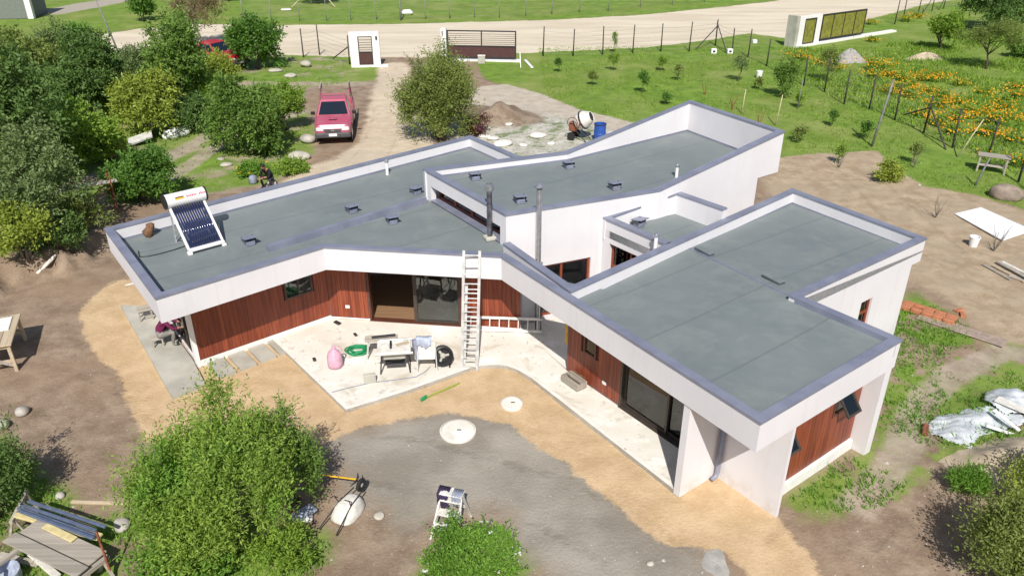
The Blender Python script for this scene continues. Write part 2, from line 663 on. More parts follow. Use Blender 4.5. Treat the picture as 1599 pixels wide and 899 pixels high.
ROAD_LOW = [(-500, 120), (0, 96), (200, 84), (440, 86), (540, 89), (700, 91), (820, 83), (1000, 75), (1100, 64), (1170, 52), (1240, 62), (1330, 38), (1450, 6), (1640, -22), (2100, -70)]
ROAD_UP = [(2100, -120), (1640, -75), (1400, -28), (1240, -2), (1150, 9), (1000, 24), (850, 32), (600, 38), (420, 40), (300, 38), (200, 46), (100, 66), (-500, 96)]
ZW = {k: pxpoly(v) for k, v in ZONES.items()}
ZW['road'] = pxpoly(ROAD_LOW + ROAD_UP)
ZW['far'] = [ray(-500, 96, 0)] + pxpoly(ROAD_UP[::-1][1:]) + [(420, 130), (420, 420), (-420, 420), (-420, 60)]
ZW['path2'] = pxpoly([(60, 18), (90, 10), (205, -6), (225, 0), (150, 12), (90, 24), (40, 34)])


def track(pts, w):
    """a polyline band on the ground as a polygon"""
    P = [Vector(ray(a, b, 0)) for a, b in pts]
    A, B = offset_path(P, w / 2), offset_path(P, -w / 2)
    return [tuple(p) for p in A] + [tuple(p) for p in B[::-1]]


TRACKS = [track([(478, 150), (420, 165), (330, 208), (270, 245), (180, 290), (80, 330), (20, 345)], 0.9), track([(478, 172), (420, 190), (350, 222), (290, 262), (225, 300), (150, 340)], 0.9),
          track([(590, 128), (520, 133), (430, 128), (330, 130)], 1.1), track([(1560, 550), (1480, 590), (1430, 640), (1400, 720), (1330, 800)], 0.75), track([(1550, 545), (1640, 560)], 0.8)]


RUTS = []
for pts in ([(1060, 905), (960, 830), (860, 780), (740, 745), (640, 720), (560, 712)], [(-30, 585), (70, 600), (150, 640), (200, 700), (230, 780)], [(600, 135), (606, 180), (590, 230), (540, 290)],
            [(1330, 420 - 160), (1400, 330), (1480, 400), (1600, 460)], [(1250, 880), (1330, 800), (1420, 700), (1450, 640)]):
    P = [Vector(ray(a, b, 0)) for a, b in pts]
    for off in (-.75, .75):
        Q = offset_path(P, off)
        A, B = offset_path(Q, .11), offset_path(Q, -.11)
        RUTS.append([tuple(p) for p in A] + [tuple(p) for p in B[::-1]])


def make_ground():
    def axis(a0, a1, b0, b1, fine):
        mid = list(np.arange(b0, b1 + 1e-6, fine))
        lo, hi, st = [], [], fine
        p = b0
        while p > a0:
            st *= 1.09
            p -= st
            lo.append(max(p, a0))
        st = fine
        p = b1
        while p < a1:
            st *= 1.09
            p += st
            hi.append(min(p, a1))
        return np.array(lo[::-1] + mid + hi)
    xs = axis(-420, 420, -18, 18, 0.17)
    ys = axis(-120, 420, 7, 38, 0.17)
    X, Y = np.meshgrid(xs, ys)
    x, y = X.ravel(), Y.ravel()
    z = gz_np(x, y)
    nx, ny = len(xs), len(ys)
    idx = np.arange(nx * ny).reshape(ny, nx)
    f = np.stack([idx[:-1, :-1], idx[:-1, 1:], idx[1:, 1:], idx[1:, :-1]], -1).reshape(-1, 4)
    me = bpy.data.meshes.new('ground')
    me.vertices.add(len(x))
    me.vertices.foreach_set('co', np.stack([x, y, z], 1).astype('f').ravel())
    me.loops.add(f.size)
    me.loops.foreach_set('vertex_index', f.astype('i').ravel())
    me.polygons.add(len(f))
    me.polygons.foreach_set('loop_start', (np.arange(len(f)) * 4).astype('i'))
    me.polygons.foreach_set('use_smooth', np.ones(len(f), bool))
    me.update(calc_edges=True)

    def att(name, v):
        a = me.attributes.new(name, 'FLOAT', 'POINT')
        a.data.foreach_set('value', v.astype('f'))
    for k, poly in ZW.items():
        att('z_' + k, np.clip(seg_sd(x, y, poly), -30, 30))
    tr = np.full(x.shape, -30.0)
    for p in TRACKS:
        tr = np.maximum(tr, seg_sd(x, y, p))
    att('z_track', tr)
    ru = np.full(x.shape, -5.0)
    for p in RUTS:
        ru = np.maximum(ru, seg_sd(x, y, p))
    att('z_ruts', ru)
    b = seg_sd(x, y, BANK)
    att('z_bank', np.clip(b, -30, 30))
    mo = np.full(x.shape, -30.0)
    for mx, my, sx, sy, h, rot in MOUNDS[:2]:
        mo = np.maximum(mo, 1.6 - np.hypot((x - mx) / sx, (y - my) / sy) * 1.1)
    att('z_mound', mo)
    o = bpy.data.objects.new('ground', me)
    COL.objects.link(o)
    tag(o, kind='structure')
    t = NT('ground_soil')
    p = t.pos()
    nb = t.math('SUBTRACT', t.noise(0.7, 4, 0.6, vec=p), 0.5)
    nm = t.math('SUBTRACT', t.noise(3.3, 4, 0.65, vec=p), 0.5)
    nf = t.noise(14, 4, 0.6, vec=p)
    nfc = t.math('SUBTRACT', nf, 0.5)
    big = t.noise(0.16, 3, vec=p)
    grit = t.noise(70, 2, vec=p)

    def mask(name, w=0.08, ab=0.6, am=0.35, bias=0.0):
        v = t.math('ADD', t.attr('z_' + name), t.math('MULTIPLY', nb, ab))
        v = t.math('ADD', v, t.math('MULTIPLY', nm, am))
        v = t.math('ADD', v, t.math('MULTIPLY', nfc, 0.22))
        return t.remap(v, bias - w, bias + w)

    def two(a, b, n, lo=0.35, hi=0.65):
        return t.mix(t.remap(n, lo, hi), a, b)
    mid = t.noise(1.6, 5, 0.65, vec=p)
    dirt = two((0.225, 0.160, 0.112), (0.385, 0.295, 0.215), mid, 0.3, 0.72)
    dirt = t.mix(t.remap(t.noise(0.3, 3, vec=p), 0.4, 0.65, 0, 0.55), dirt, (0.320, 0.218, 0.142))
    dirt = t.mix(t.remap(nf, 0.56, 0.72, 0, 0.5), dirt, (0.40, 0.325, 0.255))
    sand = two((0.545, 0.385, 0.220), (0.65, 0.475, 0.29), mid)
    sand = t.mix(t.remap(nf, 0.6, 0.75, 0, 0.35), sand, (0.40, 0.275, 0.16))
    grey = two((0.270, 0.243, 0.200), (0.385, 0.352, 0.298), t.noise(0.55, 4, 0.55, vec=p))
    grey = t.mix(t.remap(nf, 0.6, 0.72, 0, 0.3), grey, (0.38, 0.35, 0.31))
    drive = two((0.58, 0.47, 0.335), (0.70, 0.59, 0.445), mid)
    drive = t.mix(t.remap(big, 0.4, 0.6, 0, 0.45), drive, (0.53, 0.45, 0.35))
    pale = two((0.47, 0.405, 0.325), (0.58, 0.51, 0.42), mid)
    rub = two((0.42, 0.40, 0.33), (0.62, 0.60, 0.53), t.noise(2.2, 5, 0.7, vec=p), 0.4, 0.6)
    rub = t.mix(t.remap(t.noise(1.1, 4, 0.7, vec=p), 0.53, 0.6, 0, 0.8), rub, (0.13, 0.19, 0.05))
    dright = two((0.360, 0.270, 0.175), (0.50, 0.395, 0.275), mid)
    dright = t.mix(t.remap(t.noise(0.35, 3, vec=p), 0.42, 0.62, 0, 0.6), dright, (0.42, 0.335, 0.24))
    road = two((0.64, 0.55, 0.415), (0.76, 0.67, 0.52), t.noise(0.4, 4, vec=t.scaled(p, (0.25, 1.4, 1))))
    g1 = two((0.105, 0.205, 0.022), (0.215, 0.345, 0.048), t.noise(1.1, 4, 0.65, vec=p), 0.3, 0.7)
    g2 = two((0.165, 0.240, 0.038), (0.320, 0.350, 0.110), t.noise(0.35, 4, 0.6, vec=p), 0.35, 0.7)
    grass = t.mix(t.remap(big, 0.35, 0.65, 0.1, 0.8), g1, g2)
    grass = t.mix(t.remap(nf, 0.5, 0.75, 0, 0.55), grass, (0.070, 0.130, 0.018))
    grass = t.mix(t.remap(t.noise(0.9, 5, 0.7, vec=p), 0.60, 0.72, 0, 0.6), grass, (0.36, 0.32, 0.18))
    c = dirt
    # worn patches where grass gives way to bare soil
    bare = t.remap(t.noise(0.6, 5, 0.65, vec=p), 0.455, 0.53)
    gl = t.math('MULTIPLY', mask('leftgrass', 0.25), t.remap(t.noise(0.38, 5, 0.65, vec=p), 0.36, 0.52, 0.05, 1))
    c = t.mix(t.remap(t.attr('z_leftgrass'), -0.5, 0.5), c, two((0.33, 0.265, 0.19), (0.45, 0.375, 0.28), mid))
    c = t.mix(gl, c, grass)
    c = t.mix(mask('dirtright', 0.3), c, dright)
    c = t.mix(mask('lawn', 0.12, 0.9, 0.6), c, grass)
    c = t.mix(mask('far', 0.3), c, grass)
    c = t.mix(mask('pale', 0.15), c, pale)
    c = t.mix(mask('rubble', 0.5, 1.8, 0.8), c, rub)
    c = t.mix(mask('mound', 0.25), c, two((0.20, 0.14, 0.10), (0.33, 0.26, 0.19), mid))
    c = t.mix(mask('drive', 0.25, 0.9), c, drive)
    c = t.mix(t.math('MULTIPLY', mask('patchy', 0.3), bare), c, grass)
    c = t.mix(t.math('MULTIPLY', mask('frontgrass', 0.3), t.remap(t.noise(0.8, 5, 0.65, vec=p), 0.40, 0.52)), c, grass)
    c = t.mix(t.math('MULTIPLY', mask('frontgrass2', 0.3), bare), c, grass)
    c = t.mix(t.math('MULTIPLY', mask('track', 0.12, 0.3, 0.25), 0.85), c, two((0.35, 0.285, 0.22), (0.47, 0.395, 0.31), mid))
    c = t.mix(mask('grey', 0.55, 1.6, 0.9), c, grey)
    c = t.mix(mask('sand', 0.07, 0.55, 0.40), c, sand)
    rut = t.remap(t.math('ADD', t.attr('z_ruts'), t.math('MULTIPLY', nm, 0.35)), -0.05, 0.10)
    rut = t.math('MULTIPLY', rut, t.remap(nb, -0.12, 0.12, 0.1, 0.5))
    c = t.mix(rut, c, t.mix(1.0, c, (0.66, 0.64, 0.62), 'MULTIPLY'))
    c = t.mix(mask('road', 0.15, 1.0, 0.5), c, road)
    c = t.mix(mask('path2', 0.15, 1.0, 0.5), c, (0.42, 0.38, 0.31))
    c = t.mix(t.remap(grit, 0.3, 0.75, 0.0, 0.22), c, (0.10, 0.08, 0.06))
    h = t.math('ADD', t.math('MULTIPLY', nf, 0.8), t.math('MULTIPLY', grit, 0.35))
    h = t.math('ADD', h, mid)
    h = t.math('SUBTRACT', h, rut)
    t.bump(h, 0.55, 0.05)
    me.materials.append(t.fin(c, 0.95, 0, 0.15))
    return o


ground = make_ground()
def zone_in(name, x, y):
    return seg_sd(np.array([x]), np.array([y]), ZW[name])[0]
# ------------------------------------------------------------------ the house
T = 2.95          # top of the low roofs
FB = 2.30         # underside of the fascia
DECK = 2.56
A1, A2, A3, A4 = (-11.07, 19.53), (-8.07, 15.55), (-4.87, 18.35), (-0.27, 17.77)
A5, A6, A7, A8, A9 = (4.34, 10.97), (8.02, 13.74), (6.56, 15.65), (10.95, 18.88), (8.60, 22.62)
A11, A12, A10, AE = (1.39, 16.12), (-0.08, 18.63), (-1.53, 28.27), (1.23, 24.40)
B1, B2, B3, B4, B5, B6 = (-2.72, 22.87), (1.72, 24.60), (6.44, 28.11), (8.63, 24.19), (4.21, 21.02), (-0.16, 19.18)
C1, C2, C3, C0 = (2.53, 20.39), (4.85, 21.62), (5.98, 20.27), (4.02, 18.49)
TB, TB2, DECKB = 3.50, 4.30, 3.24

house = thing('modern_house', 'single-storey white house of angled flat-roofed wings with red-brown wood walls', 'house', (0, 18.5, 0))
ROOF = [A1, A2, A3, A4, A5, A6, A7, A8, A9, A11, A12, B6, AE, A10]
PATH = [AE, A10, A1, A2, A3, A4, A5, A6, A7, A8, A9, A11, A12]
obj('roof_slab', MB().prism([tuple(p) for p in offset_path(ROOF, 0.02, True)], FB + 0.004, DECK), M['roof'], house)
obj('soffit', MB().prism([tuple(p) for p in offset_path(ROOF, 0.03, True)], FB - 0.012, FB + 0.003), M['stucco'], house)
fas = obj('fascia', strip(MB(), PATH, 0.0, 0.17, FB - 0.015, T - 0.03), M['stucco'], house)
obj('coping', strip(MB(), PATH, -0.022, 0.185, T - 0.042, T + 0.012), M['coping'], house)
# flashing where the deck meets the parapet
obj('flashing', strip(MB(), PATH, 0.172, 0.19, DECK, DECK + 0.06), M['coping'], house)
# the deck of the right wing falls away from its near end, in two panels that meet at the seam
S0 = ray(1062, 383, 2.6)
near = [(*A4, 2.60), (*A5, 2.85), (*A6, 2.85), (*A7, 2.83), (*S0, 2.64), (*A11, 2.60)]
far = [(*S0, 2.64), (*A7, 2.83), (*A8, 2.60), (*A9, 2.565)]
for P_ in (near, far):
    o2 = offset_path(P_, 0.03, True) if P_ is near else [Vector(p[:2]) for p in P_]
    n_ = len(P_)
    c_ = (sum(p.x for p in o2) / n_, sum(p.y for p in o2) / n_, sum(p[2] for p in P_) / n_)
    vs_ = [(p.x, p.y, q_[2]) for p, q_ in zip(o2, P_)] + [c_] + [(p.x, p.y, DECK - 0.01) for p in o2]
    fs_ = [(i, (i + 1) % n_, n_) for i in range(n_)] + [(i, (i + 1) % n_, n_ + 1 + (i + 1) % n_, n_ + 1 + i) for i in range(n_)]
    obj('roof_panel', MB().add(vs_, fs_), M['roof'], house)
obj('upstand', strip(MB(), [A6, A7], 0.171, 0.186, 2.6, T - 0.043), M['coping'], house)
# low kerb between the left wing and the triangular middle roof
k0, k1 = G(418, 387, 2.66), G(664, 312, 2.66)
obj('roof_kerb', MB().bar((k0.x, k0.y, 2.62), (k1.x, k1.y, 2.66), 0.16, 0.20), M['coping'], house)


# wing B, higher, its far end rising
BP = [B1, B6, B5, B4, B3, B2]
BT = [TB, TB, TB, TB2, TB2, TB]
def lerp2(a, b, f):
    return (a[0] + (b[0] - a[0]) * f, a[1] + (b[1] - a[1]) * f)
obj('roof_slab', MB().prism([tuple(p) for p in offset_path(BP, 0.05, True)], DECKB - 0.2, DECKB), M['roof'], house)
fr = Frame(B1, B6)
mb = MB()
# face of the clerestory towards the middle roof
fr.box(mb, 0.0, fr.L, 3.06, TB - 0.03, -0.17, 0)
fr.box(mb, 0.0, 0.42, 2.3, 3.06, -0.17, 0)
fr.box(mb, fr.L - 0.28, fr.L, 2.3, 3.06, -0.17, 0)
fr.box(mb, 0.42, fr.L - 0.28, 2.3, 2.60, -0.45, -0.03)
obj('clerestory_wall', mb, M['stucco'], house)
mb = MB()
fr.box(mb, 0.42, fr.L - 0.28, 2.60, 2.625, -0.45, 0.02)
obj('clerestory_sill', mb, M['coping'], house)
ne = 4
for i in range(ne):
    s0 = 0.42 + (fr.L - 0.70) * i / ne
    s1 = 0.42 + (fr.L - 0.70) * (i + 1) / ne
    mb = MB()
    for a, b, c, d in ((s0, s0 + 0.05, 2.63, 3.05), (s1 - 0.05, s1, 2.63, 3.05), (s0 + 0.05, s1 - 0.05, 2.63, 2.68), (s0 + 0.05, s1 - 0.05, 3.0, 3.05)):
        fr.box(mb, a, b, c, d, -0.36, -0.28)
    w = obj('clerestory_window', mb, M['redframe'], house)
    mb = MB()
    fr.box(mb, s0 + 0.05, s1 - 0.05, 2.68, 3.0, -0.325, -0.315)
    obj('pane', mb, M['glass'], w)
# walls of B: courtyard face, rising face, end and back
def sheet(path, zb, zt, d0=0.0, d1=0.17):
    return strip(MB(), path, d0, d1, zb, zt)


frc = Frame(B6, B5)
def wall(fr, s0, s1, z0, z1, ops, d0=-0.17, d1=0.0):
    mb = MB()
    cuts = sorted({s0, s1, *[o[0] for o in ops], *[o[1] for o in ops]})
    for a, b in zip(cuts[:-1], cuts[1:]):
        op = [o for o in ops if o[0] <= a + 1e-6 and o[1] >= b - 1e-6]
        if not op:
            fr.box(mb, a, b, z0, z1, d0, d1)
        else:
            o = op[0]
            if o[2] > z0 + 1e-3:
                fr.box(mb, a, b, z0, o[2], d0, d1)
            if o[3] < z1 - 1e-3:
                fr.box(mb, a, b, o[3], z1, d0, d1)
    return mb


def window(fr, s0, s1, z0, z1, d, mat, mull=(), fw=0.055, depth=0.07, name='window', glass='glass', trans=()):
    mb = MB()
    for a, b, c, e in ((s0, s0 + fw, z0, z1), (s1 - fw, s1, z0, z1), (s0 + fw, s1 - fw, z0, z0 + fw), (s0 + fw, s1 - fw, z1 - fw, z1)):
        fr.box(mb, a, b, c, e, d - depth, d)
    for q in mull:
        fr.box(mb, q - fw / 2, q + fw / 2, z0 + fw, z1 - fw, d - depth + .004, d - .004)
    for q in trans:
        fr.box(mb, s0 + fw, s1 - fw, q - fw / 2, q + fw / 2, d - depth + .006, d - .006)
    w = obj(name, mb, mat, house)
    edges = [s0 + fw] + [q for q in mull] + [s1 - fw]
    for a, b in zip(edges[:-1], edges[1:]):
        m2 = MB()
        fr.box(m2, a, b, z0 + fw, z1 - fw, d - depth * .6, d - depth * .6 + 0.008)
        obj('pane', m2, M[glass], w)
    return w


obj('wall', wall(frc, 0.0, frc.L, 0.0, TB - 0.03, [(0.95, 2.62, 0.15, 1.78)]), M['stucco'], house)
window(frc, 0.95, 2.62, 0.15, 1.78, -0.06, M['redframe'], (1.72,), 0.07)
obj('wall', sheet([B5, B4], [2.95, 2.95], [TB - 0.03, TB2 - 0.03]), M['stucco'], house)
f54 = Frame(B5, B4)
obj('wall', wall(f54, 0.0, f54.L - 1.0, 0.0, 2.95, [], -0.17, 0.0), M['stucco'], house)
obj('wall', sheet([B4, B3], 2.95, TB2 - 0.03), M['stucco'], house)
f43 = Frame(B4, B3)
obj('wall', wall(f43, 0.15, f43.L, 0.0, 2.95, [], -1.17, -1.0), M['stucco'], house)
obj('soffit', MB().prism([tuple(p) for p in offset_path([B4, B3, lerp2(B3, B2, .2), lerp2(B4, B5, .2)], 0.03, True)], 2.93, 2.948), M['stucco'], house)
obj('wall', sheet([B3, B2, B1], 0.0, [TB2 - 0.03, TB - 0.03, TB - 0.03]), M['stucco'], house)
obj('coping', strip(MB(), BP, -0.022, 0.185, [z - 0.042 for z in BT], [z + 0.012 for z in BT], True), M['coping'], house)
obj('flashing', strip(MB(), BP, 0.172, 0.19, DECKB, DECKB + 0.06, True), M['coping'], house)

# small flat block C between the courtyard and wing D
CP_ = [C0, C1, C2, C3]
CP_ = [C3, C2, C1, C0]
obj('roof_slab', MB().prism(CP_, 2.4, 2.62), M['roof'], house)
CPATH = [C0, C1, C2, C3][::-1]
obj('coping', strip(MB(), CPATH, -0.025, 0.18, [3.2, 3.2, T - 0.05, T - 0.05], [3.262, 3.262, T + 0.012, T + 0.012]), M['coping'], house)
f10 = Frame(C1, C0)
obj('wall', wall(f10, 0.0, f10.L, 0.0, T - 0.03, [(0.35, 1.9, 0.15, 2.25)], -0.17, 0.0), M['stucco'], house)
window(f10, 0.35, 1.9, 0.15, 2.25, -0.12, M['redframe'], (1.1,), 0.07, trans=(1.55,))
obj('parapet', sheet([C3, C2, C1], 2.3, [3.22, 3.22, T - 0.03]), M['stucco'], house)

# ---- front facades
fA = Frame((-8.22, 17.21), (-5.25, 19.65))
fC = Frame((-5.25, 19.65), (0.25, 18.96))
vv, ww = Vector((.8, .6)), Vector((.6, -.8))
def dv(v, w):
    q = vv * v + ww * w
    return (q.x, q.y)
fD = Frame(dv(11.28, -12.66), dv(11.28, -6.22))
fE = Frame(dv(11.28, -6.22), dv(14.66, -6.22))
fG = Frame((-8.22 - .6 * 4.3, 17.21 + .8 * 4.3), (-8.22, 17.21))
SL = 0.10          # floor slab level


BW = 0.128
def boards(fr, s0, s1, z0, z1, d, holes=()):
    """vertical red-brown boards, one object each, on a dark backing"""
    mb = MB()
    fr.box(mb, s0, s1, z0, z1, d - 0.012, d)
    mbk = wall(fr, s0, s1, z0, z1, list(holes), d - 0.012, d)
    part = obj('cladding', mbk, M['backing'], house)
    n = max(1, round((s1 - s0) / BW))
    w = (s1 - s0) / n
    cache = {}
    for i in range(n):
        a, b = s0 + i * w, s0 + (i + 1) * w
        segs = [(z0, z1)]
        for h in holes:
            if h[0] < b - 0.02 and h[1] > a + 0.02:
                segs = [(z0, h[2]), (h[3], z1)]
        for q0, q1 in segs:
            if q1 - q0 < 0.04:
                continue
            key = round(q1 - q0, 3)
            if key not in cache:
                m = MB().bevbox((0, 0, 0), (w - 0.004, 0.02, q1 - q0), 0.003)
                cache[key] = mesh_of('board', m, M['cladding'])
            o = bpy.data.objects.new('board', cache[key])
            COL.objects.link(o)
            o.parent = part
            o.location = fr.pt((a + b) / 2, d + 0.010 + random.uniform(0, 0.003), (q0 + q1) / 2)
            o.rotation_euler = (0, 0, fr.rz)


def outlet(fr, s, z, d):
    mb = MB()
    fr.box(mb, s - 0.06, s + 0.06, z - 0.045, z + 0.045, d, d + 0.02)
    obj('wall_socket', mb, M['white'], house)


# left wing front
hA = (2.58, 3.40, 1.12, 1.95)
obj('wall', wall(fA, 0.0, fA.L, 0.0, FB - 0.013, [hA], -0.17, -0.012), M['interior'], house)
boards(fA, 0.06, fA.L - 0.01, SL + 0.10, FB - 0.014, 0.0, [hA])
window(fA, *hA, 0.03, M['dark_frame'], ((hA[0] + hA[1]) / 2,), 0.05)
mb = MB()
fA.box(mb, 0.0, fA.L, 0.0, SL + 0.09, -0.012, 0.025)
obj('plinth', mb, M['white'], house)
mb = MB()
fA.box(mb, -0.04, 0.055, 0.0, FB - 0.013, -0.17, 0.03)
obj('corner_trim', mb, M['white'], house)
# middle front with the sliding door
DO = (1.18, 3.88, 0.10, 2.26)
obj('wall', wall(fC, 0.0, fC.L, 0.0, FB - 0.013, [DO], -0.17, -0.012), M['interior'], house)
boards(fC, 0.02, DO[0] - 0.02, SL + 0.06, FB - 0.014, 0.0)
boards(fC, DO[1] + 0.02, fC.L - 0.02, SL + 0.06, FB - 0.014, 0.0)
for a, b in ((0.0, DO[0]), (DO[1], fC.L)):
    mb = MB()
    fC.box(mb, a, b, 0.0, SL + 0.055, -0.012, 0.022)
    obj('plinth', mb, M['white'], house)
outlet(fC, 0.55, 0.52, 0.023)
mb = MB()
fC.box(mb, DO[0], DO[0] + 0.06, 0.12, 2.26, -0.16, 0.03)
fC.box(mb, DO[1] - 0.06, DO[1], 0.12, 2.26, -0.16, 0.03)
fC.box(mb, DO[0] + 0.06, DO[1] - 0.06, 2.19, 2.26, -0.16, 0.03)
fC.box(mb, DO[0], DO[1], 0.10, 0.125, -0.16, 0.05)
dr = obj('sliding_door', mb, M['frame'], house)
mid = (DO[0] + DO[1]) / 2
mb = MB()
for a, b, c, e in ((mid - 0.05, mid + 0.05, 0.13, 2.18), (DO[1] - 0.13, DO[1] - 0.065, 0.13, 2.18), (mid + 0.05, DO[1] - 0.13, 0.13, 0.20), (mid + 0.05, DO[1] - 0.13, 2.12, 2.18)):
    fC.box(mb, a, b, c, e, -0.08, -0.03)
obj('sash', mb, M['dark_frame'], dr)
mb = MB()
fC.box(mb, mid + 0.05, DO[1] - 0.13, 0.20, 2.12, -0.06, -0.052)
obj('pane', mb, M['glass'], dr)
mb = MB()
fC.box(mb, mid - 0.03, mid + 0.06, 0.13, 2.18, -0.14, -0.09)
obj('sash', mb, M['redframe'], dr)
# right wing front
hD = (0.60, 1.05, 0.98, 1.62)
DD = (1.92, 4.70, 0.10, 2.26)
obj('wall', wall(fD, 0.0, fD.L - 0.25, 0.0, FB - 0.013, [hD, DD], -0.17, -0.012), M['stucco'], house)
boards(fD, 0.0, DD[0] - 0.01, SL + 0.04, FB - 0.014, 0.0, [hD])
window(fD, *hD, 0.03, M['frame'], (), 0.05)
outlet(fD, 1.40, 0.50, 0.023)
mb = MB()
fD.box(mb, DD[0], DD[0] + 0.07, 0.12, 2.26, -0.16, 0.035)
fD.box(mb, DD[1] - 0.07, DD[1], 0.12, 2.26, -0.16, 0.035)
fD.box(mb, DD[0] + 0.07, DD[1] - 0.07, 2.19, 2.26, -0.16, 0.03)
fD.box(mb, DD[0], DD[1], 0.10, 0.125, -0.16, 0.05)
dr2 = obj('sliding_door', mb, M['dark_frame'], house)
md = DD[0] + 1.42
for a, b, d in ((DD[0] + 0.08, md + 0.04, -0.075), (md - 0.02, DD[1] - 0.08, -0.125)):
    mb = MB()
    for s0, s1, z0, z1 in ((a, a + 0.06, 0.13, 2.18), (b - 0.06, b, 0.13, 2.18), (a + 0.06, b - 0.06, 0.13, 0.20), (a + 0.06, b - 0.06, 2.12, 2.18)):
        fD.box(mb, s0, s1, z0, z1, d - 0.02, d + 0.02)
    sa = obj('sash', mb, M['dark_frame'], dr2)
    mb = MB()
    fD.box(mb, a + 0.06, b - 0.06, 0.20, 2.12, d - 0.004, d + 0.004)
    obj('pane', mb, M['glass'], dr2)
mb = MB()
fD.box(mb, 4.72, 4.88, 0.0, FB - 0.014, -0.02, 1.12)
obj('fin_wall', mb, M['stucco'], house)
mb = MB()
fD.box(mb, 4.885, fD.L, 0.0, FB - 0.0135, -0.012, 0.012)
fD.box(mb, fD.L - 0.25, fD.L, 0.0, FB - 0.0135, -0.07, -0.012)
obj('wall', mb, M['stucco'], house)
# downpipe in the corner behind the fin
q = fD.pt(4.99, 0.09, 0)
mb = MB().tube([(q.x, q.y, FB - .01), (q.x, q.y, 0.22), (q.x + fD.n.x * .03, q.y + fD.n.y * .03, 0.13), (q.x + fD.n.x * .16, q.y + fD.n.y * .16, 0.09)], 0.05, 10)
dp = obj('downpipe', mb, M['coping'], house, smooth=True)
for z in (0.7, 1.6):
    mb = MB().lathe((q.x, q.y, z), [(0.056, -0.02), (0.056, 0.02)], 10)
    obj('bracket', mb, M['coping'], dp)
# end wall of D: recessed wood panel between two white cheeks
REC = -0.40
hE1, hE2 = (0.06, 0.52, 1.28, 1.86), (2.10, 2.62, 1.28, 1.86)
obj('wall', wall(fE, 0.02, fE.L - 0.24, 0.0, FB - 0.013, [hE1, hE2], REC - 0.17, REC - 0.012), M['stucco'], house)
boards(fE, 0.03, fE.L - 0.26, 0.28, FB - 0.014, REC, [hE1, hE2])
mb = MB()
fE.box(mb, 0.02, fE.L - 0.245, 0.0, 0.26, REC - 0.012, REC + 0.09)
obj('plinth', mb, M['white'], house)
for h in (hE1, hE2):
    w = window(fE, h[0], h[1], h[2], h[3], REC + 0.03, M['frame'], (), 0.045)
    # top-hung sash pushed open
    top = fE.pt((h[0] + h[1]) / 2, REC + 0.05, h[3] - 0.02)
    ang = math.radians(38)
    dirv = (fE.n * math.sin(ang) - Vector((0, 0, 1)) * math.cos(ang))
    Ms = Matrix((fE.a, dirv, fE.a.cross(dirv))).transposed()
    ln = (h[3] - h[2]) * 0.86
    mb = MB()
    wd = h[1] - h[0] - 0.04
    for ox, oy, sx, sy in ((-wd / 2 + .025, ln / 2, .05, ln), (wd / 2 - .025, ln / 2, .05, ln), (0, .025, wd - .1, .05), (0, ln - .025, wd - .1, .05)):
        mb.box(top + Ms @ Vector((ox, oy, 0)), (sx, sy, .035), M=Ms)
    sh = obj('open_sash', mb, M['dark_frame'], w)
    mb = MB().box(top + Ms @ Vector((0, ln / 2, 0)), (wd - .1, ln - .1, .008), M=Ms)
    obj('pane', mb, M['glass'], w)
mb = MB()
fE.box(mb, fE.L - 0.235, fE.L, 0.0, FB - 0.014, -1.3, 0.0)
obj('fin_wall', mb, M['stucco'], house)
# sides and back of D
f67 = Frame(dv(14.66, -7.5), dv(14.66, -8.6))
obj('wall', wall(f67, 0, f67.L, 0, FB - 0.014, [], -0.2, 0.0), M['stucco'], house)
f78 = Frame(A7, A8)
hF = (2.85, 3.36, 0.85, 1.85)
obj('wall', wall(f78, 0.0, f78.L - 0.42, 0.0, FB - 0.0145, [hF], -0.19, -0.0), M['stucco'], house)
window(f78, *hF, -0.05, M['redframe'], (), 0.06, trans=(1.45,))
f89 = Frame(A8, A9)
obj('wall', wall(f89, 0.1, f89.L, 0.0, FB - 0.014, [], -0.6, -0.42), M['stucco'], house)
f911 = Frame(A9, A11)
obj('wall', wall(f911, 0.3, f911.L - 0.6, 0.0, FB - 0.014, [], -0.22, -0.02), M['stucco'], house)
# left end of A with glazed door, and the back walls
hG = (1.9, 4.0, 0.10, 2.2)
obj('wall', wall(fG, 0.0, fG.L - 0.03, 0.0, FB - 0.013, [hG], -0.17, 0.0), M['stucco'], house)
window(fG, *hG, -0.04, M['dark_frame'], (2.62, 3.30), 0.06, name='glazed_door')
fb = Frame((A10[0] - .05, A10[1] - .1), (A1[0] + 1.6, A1[1] + 1.15))
obj('wall', wall(fb, 0.0, fb.L, 0.0, FB - 0.013, [], -0.2, 0.0), M['stucco'], house)
fb2 = Frame((AE[0] - .1, AE[1] + .1), (A10[0] - .05, A10[1] - .1))
obj('wall', wall(fb2, 0.0, fb2.L, 0.0, FB - 0.013, [], -0.2, 0.0), M['stucco'], house)
# floors
obj('floor', MB().prism([(-8.2, 17.35), (-5.25, 19.62), (-1.9, 19.22), (-1.9, 24.0), (-1.7, 27.9), (-10.6, 20.6)], -0.05, SL + 0.012), M['floorwood'], house)
obj('floor', MB().prism([(-1.895, 19.22), (0.2, 18.97), (0.2, 21.6), (-1.895, 22.6)], -0.05, SL + 0.012), M['floorgrey'], house)
obj('floor', MB().prism([dv(11.3, -12.6), dv(11.3, -6.8), dv(14.6, -6.8), dv(14.6, -8.7), dv(19.4, -8.8), dv(19.2, -12.4)], -0.05, SL + 0.012), M['floorgrey'], house)
